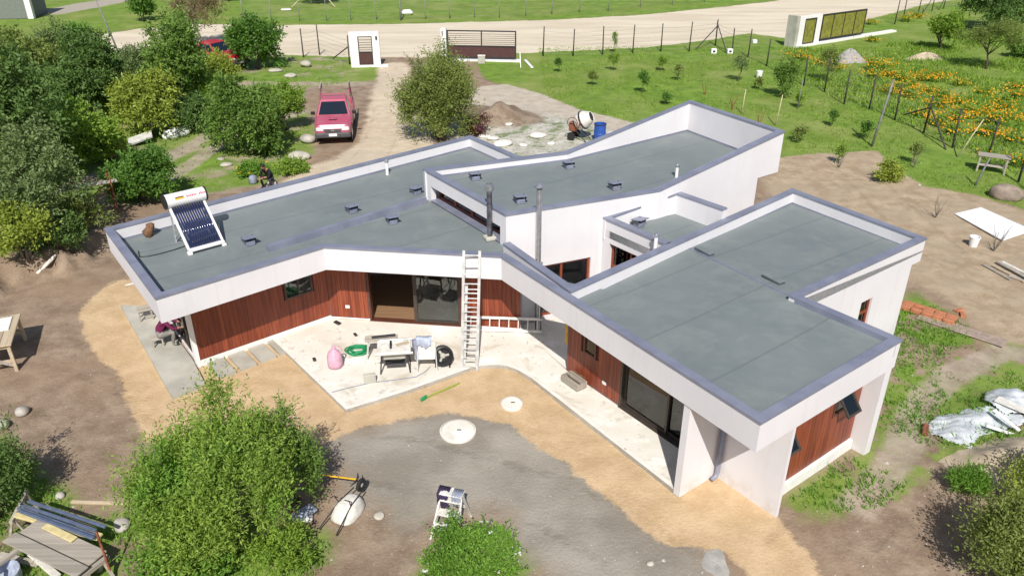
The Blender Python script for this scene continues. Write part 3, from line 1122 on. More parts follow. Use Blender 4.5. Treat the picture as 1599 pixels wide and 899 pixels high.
# partitions
obj('partition', wall(Frame((-8.6, 22.1), (-1.5, 22.6)), 0, 7.1, 0.11, FB - .014, [], -.1, 0), M['interior'], house)
obj('partition', wall(Frame((-0.2, 19.3), (-0.2, 22.5)), 0, 3.2, 0.11, FB - .014, [], -.1, 0), M['interior'], house)
obj('partition', wall(Frame(dv(14.3, -12.5), dv(14.3, -8.4)), 0, 4.1, 0.11, FB - .014, [], -.1, 0), M['interior'], house)
# patio slabs and courtyard floor
COURT = [(0.3, 18.9), (1.45, 16.95), (1.75, 16.5), (4.1, 18.45), (2.6, 20.3), (-0.1, 19.1)]
obj('courtyard_floor', MB().prism(COURT, -0.05, 0.085), M['concrete'], house)
PT = [(422, 526), (540, 639), (590, 624), (640, 608), (690, 590), (735, 574), (755, 570), (775, 569), (792, 571), (808, 577), (830, 590), (935, 672), (1058, 768)]
pp = [ray(a, b, 0.1) for a, b in PT]
inner = [dv(11.27, -7.96), dv(11.27, -12.65), (0.3, 18.93), (0.24, 18.94), (-5.24, 19.63)]
dA = fA.pt(2.35, 0.03, 0)
PATIO = pp + inner + [(dA.x, dA.y)]
obj('patio_slab', MB().prism(PATIO, -0.08, SL), M['concrete'], house)
obj('patio_edge', strip(MB(), pp, 0.0, 0.10, -0.08, SL + 0.006), M['concrete_white'], house)
e0, e1 = ray(572, 590, 0.1), ray(606, 616, 0.1)
LS = [ray(a, b, 0.1) for a, b in ((188, 476), (268, 618), (320, 598), (300, 560), (240, 478))]
obj('left_slab', MB().prism(LS, -0.08, SL), M['slab_grey'], house)
# four paving slabs along the left wall
for i in range(4):
    s0 = 0.20 + i * 0.56
    a, b = fA.pt(s0, 0.06, 0), fA.pt(s0 + 0.44, 0.06, 0)
    ln = 0.86 - 0.02 * i
    mb = MB().prism([(a.x, a.y), (b.x, b.y), (b.x + fA.n.x * ln, b.y + fA.n.y * ln), (a.x + fA.n.x * ln, a.y + fA.n.y * ln)], -0.06, SL - 0.02)
    obj('paving_slab', mb, M['slab_grey'], house)
# entrance: two thin dark posts and a door leaf in the passage
mb = MB()
for s in (0.55, 0.85):
    mb.bar((0.42 + s * 0.45, 18.7 - s * 0.55 + 0.6, 0.09), (0.42 + s * 0.45, 18.7 - s * 0.55 + 0.6, 2.28), 0.03)
obj('entrance_post', mb, M['darkmetal'], house)

# roof fittings
def flue(p, z0, z1, r, cap, mat):
    mb = MB().lathe((p[0], p[1], 0), [(r, z0), (r, z1), (r * .8, z1), (r * .8, z1 - .05)], 14)
    f = obj('flue_pipe', mb, mat, house, smooth=False)
    for z in (z0 + 0.5, z0 + 1.0):
        obj('collar', MB().lathe((p[0], p[1], z), [(r, -.02), (r + .012, -.015), (r + .012, .015), (r, .02)], 14, close=False), mat, f)
    if cap == 'cone':
        obj('cowl', MB().lathe((p[0], p[1], z1 + .06), [(r * 1.9, 0), (r * 2.0, .03), (r * .4, .10), (.005, .11)], 16), M['metal'], f)
        mb = MB()
        for k in range(3):
            a = k * 2.094
            mb.bar((p[0] + r * .9 * math.cos(a), p[1] + r * .9 * math.sin(a), z1 - .03), (p[0] + r * .9 * math.cos(a), p[1] + r * .9 * math.sin(a), z1 + .07), .015)
        obj('cowl_stay', mb, M['darkmetal'], f)
    else:
        obj('cowl', MB().lathe((p[0], p[1], z1 - .02), [(r * 1.05, 0), (r * 1.7, .06), (r * 1.7, .2), (r * 1.25, .22), (r * 1.25, .1)], 16), M['metal'], f)
    return f


M['seamdark'] = simple('dark_sheet', (0.075, 0.085, 0.10), 0.5)
M['flue_dark'] = simple('sooty_steel', (0.22, 0.22, 0.25), 0.35, 0.8, var=0.35, scale=5)
c1 = G(765, 374, DECK)
f1 = flue(c1, DECK, DECK + 1.42, 0.075, 'round', M['flue_dark'])
obj('flue_base', MB().bevbox((c1.x, c1.y, DECK + .06), (.30, .30, .12), .03, .4), M['slab_grey'], f1)
flue((0.72, 19.33), 0.09, 4.16, 0.075, 'cone', M['metal'])


def roof_vent(p, rz):
    x, y, z = p
    R = Matrix.Rotation(rz, 3, 'Z')
    r_ = obj('roof_vent', MB().bevbox((x, y, z + .07), (.24, .24, .14), .015, rz), M['vent'], house)
    tilt = R @ Matrix.Rotation(math.radians(-12), 3, 'X')
    mb = MB().bevbox(Vector((x, y, z + .22)) + R @ Vector((0, -.01, 0)), (.36, .40, .03), .01, M=tilt)
    obj('hood', mb, M['vent'], r_)
    mb = MB()
    for sx in (-.15, .15):
        mb.box(Vector((x, y, z + .17)) + R @ Vector((sx, .02, 0)), (.015, .24, .10), M=R)
    obj('hood_side', mb, M['seamdark'], r_)


for (a, b, z, rz) in ((390, 382, DECK, .7), (550, 332, DECK, .7), (650, 303, DECK, .7), (613, 349, DECK, .5), (742, 281, DECKB, .3), (888, 263, DECKB, .35), (960, 296, DECKB, .4), (812, 317, DECKB, .3), (998, 353, 2.62, .7)):
    roof_vent(G(a, b, z), rz)
for (a, b, z, h) in ((605, 273, DECK, .45), (1056, 277, DECKB, .35), (1022, 399, 2.62, .55)):
    p = G(a, b, z)
    vp = obj('vent_pipe', MB().lathe(p, [(.05, 0), (.05, h)], 12), M['white'], house)
    obj('pipe_cap', MB().lathe(p + Vector((0, 0, h)), [(.075, .0), (.075, .05), (.03, .09)], 12), M['metal'], vp)
s0, s1 = Vector((*S0, 2.64)), Vector((*A7, 2.83))
obj('membrane_seam', MB().bar(s0 + Vector((0, 0, .006)), s1 + Vector((0, 0, .006)), .06, .012), M['vent'], house)
for a, b in ((1100, 393), (1207, 442)):
    p = G(a, b, 2.7)
    zt = 2.69 if a == 1100 else 2.78
    ang = math.atan2(s1.y - s0.y, s1.x - s0.x)
    h_ = obj('roof_hatch', MB().bevbox((p.x, p.y, zt + .02), (.55, .20, .06), .01, ang), M['seamdark'], house)
    obj('hatch_lid', MB().bevbox((p.x, p.y + .03, zt + .055), (.56, .19, .02), .008, ang), M['roof'], h_)
# ------------------------------------------------------------------ vegetation
def fast_mesh(name, verts, nper, mats, tint=None, extra=None):
    """quads (nper 4) or triangles from a flat vertex array"""
    me = bpy.data.meshes.new(name)
    n = len(verts)
    nf = n // nper
    me.vertices.add(n)
    me.vertices.foreach_set('co', verts.astype('f').ravel())
    me.loops.add(n)
    me.loops.foreach_set('vertex_index', np.arange(n, dtype='i'))
    me.polygons.add(nf)
    me.polygons.foreach_set('loop_start', (np.arange(nf) * nper).astype('i'))
    me.update(calc_edges=True)
    if tint is not None:
        a = me.attributes.new('tint', 'FLOAT', 'POINT')
        a.data.foreach_set('value', np.repeat(tint, nper).astype('f'))
    for m in mats:
        me.materials.append(m)
    return me


def unit(v):
    return v / (np.linalg.norm(v, axis=-1, keepdims=True) + 1e-9)


def leaf_cloud(r, centre, radii, sprays, per, llen, lw, slen, up=0.35, spread=0.7, lobes=7, droop=0.0, inner=0.25, flat=0.0, low=-0.75, clumps=0, csize=.17):
    """leaf quads along short twigs spread through a lumpy crown"""
    d = unit(r.normal(size=(sprays * 3, 3)))
    d = d[d[:, 2] > low][:sprays]
    ld = unit(r.normal(size=(lobes, 3)) * np.array([1, 1, .7]))
    amp = r.uniform(.15, .55, lobes)
    lump = 0.72 + sum(a * np.exp(-(1 - d @ l) * 7) for a, l in zip(amp, ld))
    rf = inner + (1 - inner) * r.random(len(d)) ** 0.55
    p = d * (lump * rf)[:, None]
    # most twigs gather in clumps at the branch ends, the rest fill the crown
    K = clumps or max(10, int(len(d) ** .5 * 1.5))
    cp = p[r.integers(0, len(p), K)]
    cp = cp / (np.linalg.norm(cp, axis=1, keepdims=True) + 1e-6) * np.clip(np.linalg.norm(cp, axis=1, keepdims=True), .55, 1.5)
    csz = csize * r.uniform(.6, 1.5, K)
    ci = r.integers(0, K, len(d))
    use = r.random(len(d)) < .86
    pc = cp[ci] + r.normal(size=d.shape) * csz[ci][:, None] * .6
    p = np.where(use[:, None], pc, p * .85)
    d = np.where(use[:, None], unit(cp[ci] * .6 + unit(pc - cp[ci]) * .7), d)
    p = p * np.array(radii) + np.array(centre)
    ctint = r.random(K)[ci]
    ax = unit(d + np.array([0, 0, up]) + r.normal(size=d.shape) * spread * 0.6)
    n = len(d)
    tt = (np.arange(per)[None, :] + r.random((n, per))) / per
    L = slen * r.uniform(.5, 1.35, (n, 1))
    q = p[:, None, :] + ax[:, None, :] * (tt * L)[..., None]
    q[..., 2] -= droop * (tt * L) ** 2
    q += r.normal(size=q.shape) * llen * 0.35
    la = unit(ax[:, None, :] * 0.7 + r.normal(size=(n, per, 3)) * 0.8)
    la[..., 2] -= droop * 0.6
    la = unit(la)
    nn = unit(r.normal(size=la.shape) + np.array([0, 0, 0.6 + flat]))
    sd = unit(np.cross(la, nn))
    ll = llen * r.uniform(.65, 1.35, (n, per, 1))
    wl = lw * r.uniform(.7, 1.3, (n, per, 1))
    mid_ = q + la * ll * 0.5
    V = np.stack([q, mid_ + sd * wl * .5, q + la * ll, mid_ - sd * wl * .5], axis=2).reshape(-1, 3)
    tint = np.clip(np.repeat(ctint * .45 + r.uniform(0, 1, n) * .3, per) + r.uniform(0, 1, n * per) * 0.3, 0, 1)
    return V, tint, p


def limbs(r, base, top, r0, targets, n=7, lean=0.15):
    mb = MB()
    base, top = Vector(base), Vector(top)
    k = 5
    pts = [base.lerp(top, i / (k - 1)) + Vector((r.normal() * lean * .3, r.normal() * lean * .3, 0)) * (0 if i == 0 else 1) for i in range(k)]
    pts[0] = base - Vector((0, 0, .08))
    mb.tube(pts, [r0 * (1.25 if i == 0 else 1 - .12 * i) for i in range(k)], n)
    for t_ in targets:
        f = r.uniform(.35, .95)
        i = int(f * (k - 1))
        a = pts[i].lerp(pts[min(i + 1, k - 1)], f * (k - 1) - i)
        t_ = Vector(t_)
        m_ = a.lerp(t_, .5) + Vector((r.normal() * .08, r.normal() * .08, .12))
        mb.tube([a, m_, t_], [r0 * .5, r0 * .32, r0 * .08], 5)
    return mb


LEAF = {
    'bright': leaf_mat('leaf_bright_green', (0.1, 0.2, 0.022), (0.33, 0.47, 0.07)),
    'yellow': leaf_mat('leaf_yellow_green', (0.15, 0.225, 0.026), (0.44, 0.5, 0.095)),
    'mid': leaf_mat('leaf_mid_green', (0.07, 0.142, 0.024), (0.25, 0.385, 0.082)),
    'dark': leaf_mat('leaf_dark_green', (0.05, 0.108, 0.026), (0.19, 0.3, 0.082)),
    'deep': leaf_mat('leaf_deep_green', (0.046, 0.128, 0.02), (0.185, 0.335, 0.058)),
    'olive': leaf_mat('leaf_olive', (0.095, 0.14, 0.028), (0.33, 0.395, 0.11)),
    'grey': leaf_mat('leaf_grey_green', (0.09, 0.145, 0.05), (0.255, 0.33, 0.13)),
    'brown': leaf_mat('leaf_brown', (0.14, 0.11, 0.06), (0.3, 0.24, 0.14)),
    'front': leaf_mat('leaf_front_bush', (0.095, 0.195, 0.026), (0.38, 0.51, 0.095), (0.16, 0.35, 0.045)),
    'herb': leaf_mat('leaf_herb', (0.08, 0.19, 0.02), (0.225, 0.405, 0.06)),
    'orange': leaf_mat('orange_petal', (0.78, 0.36, 0.012), (0.92, 0.60, 0.050), trans=0.25),
    'yellowflower': leaf_mat('yellow_petal', (0.70, 0.42, 0.02), (0.85, 0.60, 0.05), trans=0.25),
    'pinkflower': leaf_mat('purple_petal', (0.22, 0.03, 0.16), (0.42, 0.09, 0.34), trans=0.25),
    'whiteflower': leaf_mat('white_petal', (0.62, 0.62, 0.60), (0.82, 0.82, 0.80), trans=0.25),
    'reddish': leaf_mat('leaf_reddish', (0.085, 0.030, 0.028), (0.17, 0.08, 0.06)),
}


def tree(name, label, cat, px, py, h, rad, mat, sprays, per=14, llen=0.12, lw=0.05, slen=0.45, seed=1, trunk=0.09, base_frac=0.25, up=0.35, stems=1, bark='bark', group=None,
         flowers=None, dz=0.0, parts=('trunk', 'crown'), shape=1.0, low=-0.75, nsub=None, krange=(.26, .46), qrange=(.42, .74), **kw):
    """px, py is where the stem meets the ground"""
    r = np.random.default_rng(seed)
    if nsub is None:
        nsub = 1 if sprays < 330 else (6 if sprays < 700 else (9 if sprays < 1600 else 13))
    g = G(px, py)
    t = thing(name, label, cat, g, 0, group)
    cz = g.z + h * (base_frac + (1 - base_frac) * .48)
    rz = h * (1 - base_frac) * .52
    c = (g.x + r.normal() * .05, g.y, cz)
    radii = (rad / 1.05, rad * shape / 1.05, rz / 1.05)
    if nsub > 1:
        # several leaf masses, each on its own limb, make an uneven outline with gaps
        vs_, ts_, ps_ = [], [], []
        for i in range(nsub):
            a_ = 2.4 * i + r.uniform(-.5, .5)
            q = r.uniform(*qrange) if i else .08
            zz = r.uniform(-.50, .46) * (1.25 - q) * 1.5 if i else .42
            kz = r.uniform(.42, .72)
            cc = (c[0] + radii[0] * q * math.cos(a_), c[1] + radii[1] * q * math.sin(a_), c[2] + radii[2] * zz)
            kr = r.uniform(*krange)
            v1, t1, p1 = leaf_cloud(r, cc, (radii[0] * kr, radii[1] * kr, radii[2] * kz), int(sprays / nsub), per, llen, lw, slen, up, low=low, **kw)
            vs_.append(v1)
            ts_.append(np.clip(t1 * .8 + r.uniform(0, .25), 0, 1))
            ps_.append(p1)
        V, tint, p = np.concatenate(vs_), np.concatenate(ts_), np.concatenate(ps_)
        zmin = V[:, 2].reshape(-1, 4).min(1)
        ok = np.repeat(zmin > g.z, 4)
        V, tint = V[ok], tint[zmin > g.z]
    else:
        V, tint, p = leaf_cloud(r, c, radii, sprays, per, llen, lw, slen, up, low=low, **kw)
    keep = p[r.integers(0, len(p), 12)]
    mb = MB()
    for s in range(stems):
        off = Vector((r.normal() * .12 * (stems > 1), r.normal() * .12 * (stems > 1), 0))
        top = Vector(c) + Vector((r.normal() * rad * .35, r.normal() * rad * .35, rz * .35))
        lm = limbs(r, Vector(g) + off, top, trunk * r.uniform(.7, 1.1), [tuple(k) for k in keep[s::stems]])
        mb.add(lm.v, lm.f)
    obj(parts[0], mb, M[bark], t, smooth=True)
    me = fast_mesh(parts[1], V, 4, [LEAF[mat]], tint)
    obj(parts[1], me, None, t)
    if flowers:
        fm, nfl, sz = flowers
        k = r.integers(0, len(p), nfl)
        d = unit(p[k] - np.array(c))
        d[:, 2] = np.abs(d[:, 2])
        pos = np.array(c) + d * np.array(radii) * r.uniform(.9, 1.15, (nfl, 1))
        rr = r
        n = nfl * 4
        q = np.repeat(pos, 4, 0)
        la = unit(rr.normal(size=(n, 3)) + np.array([0, 0, .5]))
        sd = unit(np.cross(la, rr.normal(size=(n, 3))))
        V2 = np.stack([q, q + la * sz * .5 + sd * sz * .4, q + la * sz, q + la * sz * .5 - sd * sz * .4], 1).reshape(-1, 3)
        tag(obj('flowers', fast_mesh('flowers', V2, 4, [LEAF[fm]], rr.random(n)), None, t), kind='stuff')
    return t


# the wood on the left
tree('tall_tree', 'tall dark olive tree at the left edge, biggest of the left grove', 'tree', 22, 318, 6.4, 2.5, 'dark', 1500, 14, .17, .08, .55, 11, .14, .12, lobes=9)
tree('tall_tree', 'yellowish olive tree at far left edge behind the tallest one', 'tree', 28, 190, 5.2, 2.9, 'olive', 1100, 14, .19, .09, .6, 12, .14, .12, lobes=9)
tree('broad_tree', 'grey-green broad bush tree low at left edge above the dirt bank', 'tree', 62, 372, 3.6, 1.75, 'grey', 1100, 14, .13, .065, .45, 13, .09, .12)
tree('leafy_tree', 'bright green tree of rounded leaf clumps in the middle of the left grove', 'tree', 128, 268, 2.9, 1.65, 'bright', 1100, 14, .15, .085, .4, 14, .08, .05, lobes=10)
tree('dark_tree', 'tall dark green tree with narrow top behind the bright clumped one', 'tree', 150, 205, 5.1, 1.75, 'dark', 1200, 14, .18, .085, .5, 15, .12, .10, lobes=9)
tree('leafy_tree', 'yellow-green drooping tree beside the white rubble', 'tree', 240, 214, 3.4, 1.65, 'yellow', 1100, 14, .17, .07, .5, 16, .08, .03, droop=.5)
tree('dark_tree', 'tall dark green tree standing just left of the bright red pickup', 'tree', 292, 172, 5.2, 1.75, 'mid', 1700, 14, .17, .08, .5, 17, .12, .0, lobes=9, nsub=14)
tree('slender_tree', 'feathery brownish-green tree at the top left by the road', 'tree', 108, 118, 3.4, 2.0, 'grey', 600, 12, .18, .07, .6, 18, .09, .1)
tree('slender_tree', 'small dark green tree between the road and the left grove', 'tree', 135, 112, 3.2, 1.1, 'deep', 500, 12, .2, .1, .5, 19, .08, .08)
tree('rounded_tree', 'rounded green tree left of the parked red pickup', 'tree', 398, 240, 3.5, 1.75, 'mid', 2100, 14, .14, .07, .42, 20, .1, .04, lobes=10, nsub=15, krange=(.28, .44))
tree('rounded_tree', 'lighter green tree growing into the rounded one, nearest the pickup', 'tree', 448, 205, 2.5, 1.05, 'bright', 600, 12, .13, .06, .4, 21, .07, .1)
tree('roadside_tree', 'green tree by the road right of the bright red pickup', 'tree', 402, 108, 3.6, 1.75, 'deep', 1000, 12, .2, .1, .55, 22, .1, .05)
tree('thinning_tree', 'sparse brown tree standing beside the road', 'tree', 322, 72, 4.0, 2.1, 'brown', 520, 12, .2, .06, .8, 23, .1, .30, bark='bark_grey')
tree('field_tree', 'slim green tree alone in the field across the road', 'tree', 225, 34, 2.6, 0.75, 'deep', 280, 10, .28, .13, .5, 24, .07, .2)
tree('low_bush', 'dense low dark green bush behind the solar heater', 'bush', 226, 312, 1.9, 1.45, 'deep', 1100, 14, .13, .07, .35, 25, .07, .05, stems=3)
tree('low_bush', 'yellow-green bush with bare stems at the left above the bank', 'bush', 45, 402, 1.9, 1.1, 'yellow', 480, 12, .14, .06, .4, 26, .05, .3, stems=4, bark='bark_grey')
tree('low_bush', 'small olive bush beside the left roof corner', 'bush', 128, 360, 1.1, .85, 'olive', 300, 12, .11, .05, .35, 27, .04, .05, stems=3)
tree('low_bush', 'dark bush in the shade above the dirt bank', 'bush', 95, 388, 1.0, .9, 'dark', 260, 12, .12, .05, .35, 28, .04, .05, stems=3)
tree('low_bush', 'pale yellow-green bush behind the rusty frame', 'bush', 172, 250, 1.6, 1.0, 'yellow', 350, 12, .14, .06, .35, 29, .05, .1, stems=3)
tree('low_bush', 'bushy light green shrub under the bright red pickup', 'bush', 336, 130, 1.9, 1.7, 'yellow', 620, 12, .17, .07, .4, 30, .05, .05, stems=3)
tree('understorey_bush', 'dark leafy understorey below the tall tree left of the bright red pickup', 'bush', 305, 205, 1.7, 1.35, 'dark', 700, 13, .14, .065, .4, 61, .05, .0, stems=3)
tree('understorey_bush', 'green bush filling the gap between the dark tree and the yellow-green tree', 'bush', 196, 196, 2.6, 1.3, 'mid', 800, 13, .16, .07, .42, 62, .06, .0, stems=3)
tree('understorey_bush', 'dull green bush between the tall left tree and the bright clumped tree', 'bush', 84, 235, 2.4, 1.3, 'dark', 700, 13, .15, .07, .42, 63, .06, .0, stems=3)
tree('understorey_bush', 'light green bush left of the rounded tree', 'bush', 338, 168, 1.8, 1.1, 'bright', 600, 13, .14, .06, .4, 64, .05, .0, stems=3)
tree('understorey_bush', 'shady bush at the road end of the left grove', 'bush', 215, 130, 2.2, 1.6, 'grey', 600, 13, .18, .07, .5, 65, .05, .0, stems=3)
# beside the drive
tree('spiky_tree', 'olive-green spiky tree beside the drive behind the house', 'tree', 688, 218, 4.3, 2.0, 'olive', 3400, 13, .13, .045, .66, 31, .09, .0, up=1.1, lobes=7, stems=5, nsub=17, krange=(.28, .44))
# top right
tree('dark_tree', 'big dark tree at the top right corner', 'tree', 1545, 48, 5.0, 2.6, 'dark', 1100, 12, .24, .11, .6, 32, .14, .05, lobes=9)
tree('dark_tree', 'yellowish-green weeping tree at the top right edge', 'tree', 1612, 40, 5.0, 2.1, 'yellow', 600, 12, .26, .07, .8, 33, .12, .05, droop=.6)
tree('round_bush', 'round bright green bush left of the flat-topped acacia', 'bush', 1472, 78, 2.6, 1.25, 'bright', 700, 12, .17, .09, .45, 34, .07, .04, stems=2)
tree('acacia', 'flat-topped grey-brown acacia with a leaning bare trunk', 'tree', 1540, 108, 3.0, 1.9, 'olive', 850, 12, .12, .045, .5, 35, .09, .45, bark='bark', flat=.5, low=-.25)
tree('round_bush', 'low green bush at the right edge beside the acacia', 'bush', 1606, 92, 1.6, 1.2, 'deep', 400, 12, .17, .08, .4, 36, .05, .04, stems=3)
tree('far_tree', 'dark tree cut off by the top edge above the road', 'tree', 495, 6, 4.5, 1.9, 'dark', 420, 10, .32, .14, .6, 37, .12, .02)
tree('far_tree', 'small dark tree at the top edge left of the staked one', 'tree', 357, 2, 3.0, .9, 'dark', 220, 10, .3, .13, .5, 38, .1, .02)
# foreground
tree('big_bush', 'large bright green feathery bush in the foreground', 'bush', 362, 850, 3.1, 1.42, 'front', 3700, 16, .082, .028, .55, 41, .05, .02, up=1.25, stems=6, lobes=5, spread=.45, nsub=26, krange=(.15, .27), qrange=(.40, .92), bark='bark_grey')
tree('big_bush', 'darker round top of foliage at the right side of the big front bush', 'bush', 455, 790, 2.55, .62, 'mid', 1000, 14, .07, .028, .34, 42, .05, .1, up=.7, stems=3, lobes=8)
tree('flower_bush', 'small green bush with white flowers at the bottom edge', 'bush', 733, 905, 1.05, .92, 'herb', 1300, 12, .055, .032, .25, 43, .03, .02, stems=4, up=.5, flowers=('whiteflower', 40, .05))
tree('spiky_bush', 'spiky olive-green bush in the bottom right corner', 'bush', 1580, 915, 1.75, 1.0, 'olive', 1900, 13, .075, .028, .5, 44, .04, .02, up=1.1, stems=5, lobes=6, nsub=13, krange=(.22, .38))
tree('spiky_bush', 'bright green spiky bush at the right edge above the corner bush', 'bush', 1612, 800, 1.5, .75, 'yellow', 600, 12, .07, .026, .4, 45, .04, .04, up=.8, stems=3)
tree('conifer_bush', 'dark green bush at the left edge with its spiky shadow on bare soil', 'bush', 2, 800, 1.75, .82, 'dark', 1200, 13, .075, .026, .35, 46, .05, .02, up=.8, stems=3)
tree('weed_clump', 'lush bright weeds below the big front bush', 'weeds', 300, 905, .75, 1.0, 'herb', 700, 10, .09, .04, .28, 47, .02, .02, up=.8, stems=3)
tree('weed_clump', 'bright weeds spreading right of the big bush base', 'weeds', 452, 878, .7, .6, 'bright', 420, 10, .075, .035, .26, 48, .02, .02, up=.8, stems=3)
tree('weed_clump', 'bright green tuft of tall grass between the sand and bare soil at right', 'weeds', 1508, 765, .42, .38, 'herb', 420, 9, .12, .018, .25, 49, .01, .0, up=1.4, stems=3)
tree('garden_shrub', 'small shrub with pale yellow tips standing on the bare soil at right', 'shrub', 1386, 284, .85, .5, 'yellow', 350, 10, .11, .05, .25, 50, .03, .08, stems=3)
tree('low_bush', 'green flower bed plants beside the man in black', 'plants', 400, 272, .5, .8, 'herb', 260, 9, .10, .06, .2, 51, .02, .0, stems=2, flowers=('yellowflower', 26, .08))
tree('low_bush', 'green bed plants between the pale rock and the house', 'plants', 458, 268, .45, .8, 'bright', 260, 9, .10, .06, .2, 52, .02, .0, stems=2)
tree('purple_shrub', 'low purple flowering shrub by the rubble behind the house', 'shrub', 745, 212, .9, .55, 'reddish', 260, 9, .10, .05, .3, 53, .03, .05, stems=3, flowers=('pinkflower', 40, .07))

# saplings on the lawn
SAPS = [(873, 113, .9, .2, 'thin sapling on the lawn nearest the sliding gate'), (957, 111, 1.3, .28, 'leafy sapling on the lawn in line with the third roadside post'), (925, 134, .9, .3, 'low round sapling between the sliding gate and the cement mixer'),
        (1002, 146, 1.35, .36, 'largest sapling in the middle of the lawn behind the high roof'), (1032, 111, 1.0, .24, 'sapling on the lawn close to the fifth roadside post'), (1058, 127, 1.1, .26, 'sapling standing right of the largest one on the lawn'),
        (1038, 164, .6, .22, 'small sapling just behind the peak of the high roof'), (1247, 168, .8, .2, 'sapling beside the thin grey support pole'), (1245, 222, .75, .3, 'low bushy sapling right behind the high roof corner'),
        (1297, 198, .8, .16, 'slim sapling in the lawn left of the tall grey pole'), (1310, 256, .9, .16, 'slim sapling on the edge of the bare soil behind the right wing'), (1427, 256, .9, .18, 'slim sapling between the tall grey pole and the wooden table'),
        (1355, 217, .8, .28, 'leafy sapling at the foot of the tall grey pole'), (957, 84, 1.6, .14, 'tall thin sapling against the roadside fence'), (1185, 140, .7, .2, 'stunted sapling between the white bucket and the young leafy tree')]
for i, (a, b, h, rd, lab) in enumerate(SAPS):
    tree('sapling', lab, 'sapling', a, b, h, rd, ('deep', 'bright', 'olive')[i % 3], int(40 + 150 * rd), 8, .11, .05, .18, 100 + i, .012, .25, group='saplings planted across the lawn', up=.9)
tree('young_tree', 'young leafy tree taller than the saplings beside the fence', 'tree', 1224, 152, 2.3, .62, 'mid', 420, 10, .12, .05, .35, 130, .03, .1)
tree('young_tree', 'thin bare-stemmed young tree with pale tree guard near the fence boxes', 'tree', 1152, 128, 1.7, .42, 'grey', 120, 9, .12, .04, .3, 131, .03, .4)
tree('young_tree', 'young tree with sparse leaves beside the fence post by the gravel heap', 'tree', 1290, 128, 2.0, .6, 'olive', 220, 9, .13, .05, .35, 132, .03, .3)

# orange flowers
def flower_plant(px, py, s, seed, kind='orange', own=None):
    r = np.random.default_rng(seed)
    g = G(px, py)
    lab = 'orange-flowering plant in the meadow behind the fence' if kind == 'orange' else 'yellow-flowering plant in the meadow behind the fence'
    lab = own or lab
    t = thing('flowering_plant', lab, 'flower', g, 0, 'flowering plants in the right meadow' if kind == 'orange' else 'yellow flowering plants in the right meadow')
    V, tint, p = leaf_cloud(r, (g.x, g.y, g.z + .16 * s), (.42 * s, .34 * s, .2 * s), int(90 * s), 7, .15, .05, .2, .9)
    obj('foliage', fast_mesh('foliage', V, 4, [LEAF['bright']], tint), None, t)
    n = int(75 * s)
    pos = np.stack([g.x + r.normal(size=n) * .50 * s, g.y + r.normal(size=n) * .55 * s, g.z + (.30 + .1 * r.random(n)) * s], 1)
    q = np.repeat(pos, 3, 0)
    la = unit(r.normal(size=q.shape) + np.array([0, 0, .25]))
    sd = unit(np.cross(la, np.array([0, 0, 1.0]) + r.normal(size=q.shape) * .4))
    V2 = np.stack([q - la * .04, q + sd * .045, q + la * .055, q - sd * .045], 1).reshape(-1, 3)
    tag(obj('blossom', fast_mesh('blossom', V2, 4, [LEAF['orange' if kind == 'orange' else 'yellowflower']], r.random(len(q))), None, t), kind='stuff')


FL = [(1247, 90, 1.3), (1283, 97, .9), (1305, 106, 1.1), (1369, 105, 1.7), (1365, 118, 1.0), (1388, 114, .9), (1408, 122, 1.1), (1447, 122, 1.3), (1462, 122, 1.2), (1410, 139, 1.1), (1420, 134, 1.0),
      (1388, 141, .8), (1422, 148, .8), (1463, 162, 1.1), (1472, 150, .9), (1497, 158, .8), (1514, 178, 1.3), (1467, 192, 1.2), (1488, 184, 1.0), (1485, 205, .9), (1552, 190, 1.6), (1545, 208, 1.0),
      (1538, 175, .8), (1565, 168, .9), (1587, 148, 1.0), (1583, 218, 1.0), (1591, 253, 1.0), (1576, 182, .9), (1530, 205, .9), (1440, 178, .8), (1589, 135, .9), (1450, 140, .8), (1430, 24, 1.0)]
for i, (a, b, s) in enumerate(FL):
    flower_plant(a, b + 5, s, 300 + i, 'orange', {0: 'orange-flowering plant nearest the olive gate pillar', 2: 'orange-flowering plant at the foot of the gravel heap', 3: 'biggest orange-flowering clump right of the gravel heap', 20: 'biggest orange-flowering clump near the right edge', 26: 'orange-flowering plant closest to the big brown boulder', 32: 'orange-flowering plant by the posts behind the olive gate'}.get(i))
for i, (a, b, s) in enumerate([(1362, 62, .8), (1414, 30, 1.2), (1360, 35, 1.0), (1500, 130, .7), (1536, 143, .7), (1565, 158, .8)]):
    flower_plant(a, b + 4, s, 350 + i, 'yellow')

# grass blades and ground herbs: nobody could count them
def tufts(name, label, zone, n, box, size, mat, seed, blades=5, fn=None):
    r = np.random.default_rng(seed)
    x = r.uniform(box[0], box[1], n)
    y = r.uniform(box[2], box[3], n)
    m = seg_sd(x, y, ZW[zone]) > 0.1
    if fn is not None:
        m &= fn(x, y, r)
    x, y = x[m], y[m]
    z = gz_np(x, y) - .01
    k = len(x)
    p = np.repeat(np.stack([x, y, z], 1), blades, 0)
    p[:, :2] += r.normal(size=(k * blades, 2)) * size * .5
    a = r.uniform(0, 2 * np.pi, k * blades)
    hh = size * r.uniform(.5, 1.4, k * blades)
    lean = r.normal(size=(k * blades, 2)) * .45
    w = np.stack([np.cos(a), np.sin(a), 0 * a], 1) * size * .16
    top = p + np.stack([lean[:, 0] * hh, lean[:, 1] * hh, hh], 1)
    V = np.stack([p - w, p + w, top], 1).reshape(-1, 3)
    o = obj(name, fast_mesh(name, V, 3, [LEAF[mat]], r.random(k * blades)), None)
    tag(o, label, 'grass', kind='stuff')
    return o


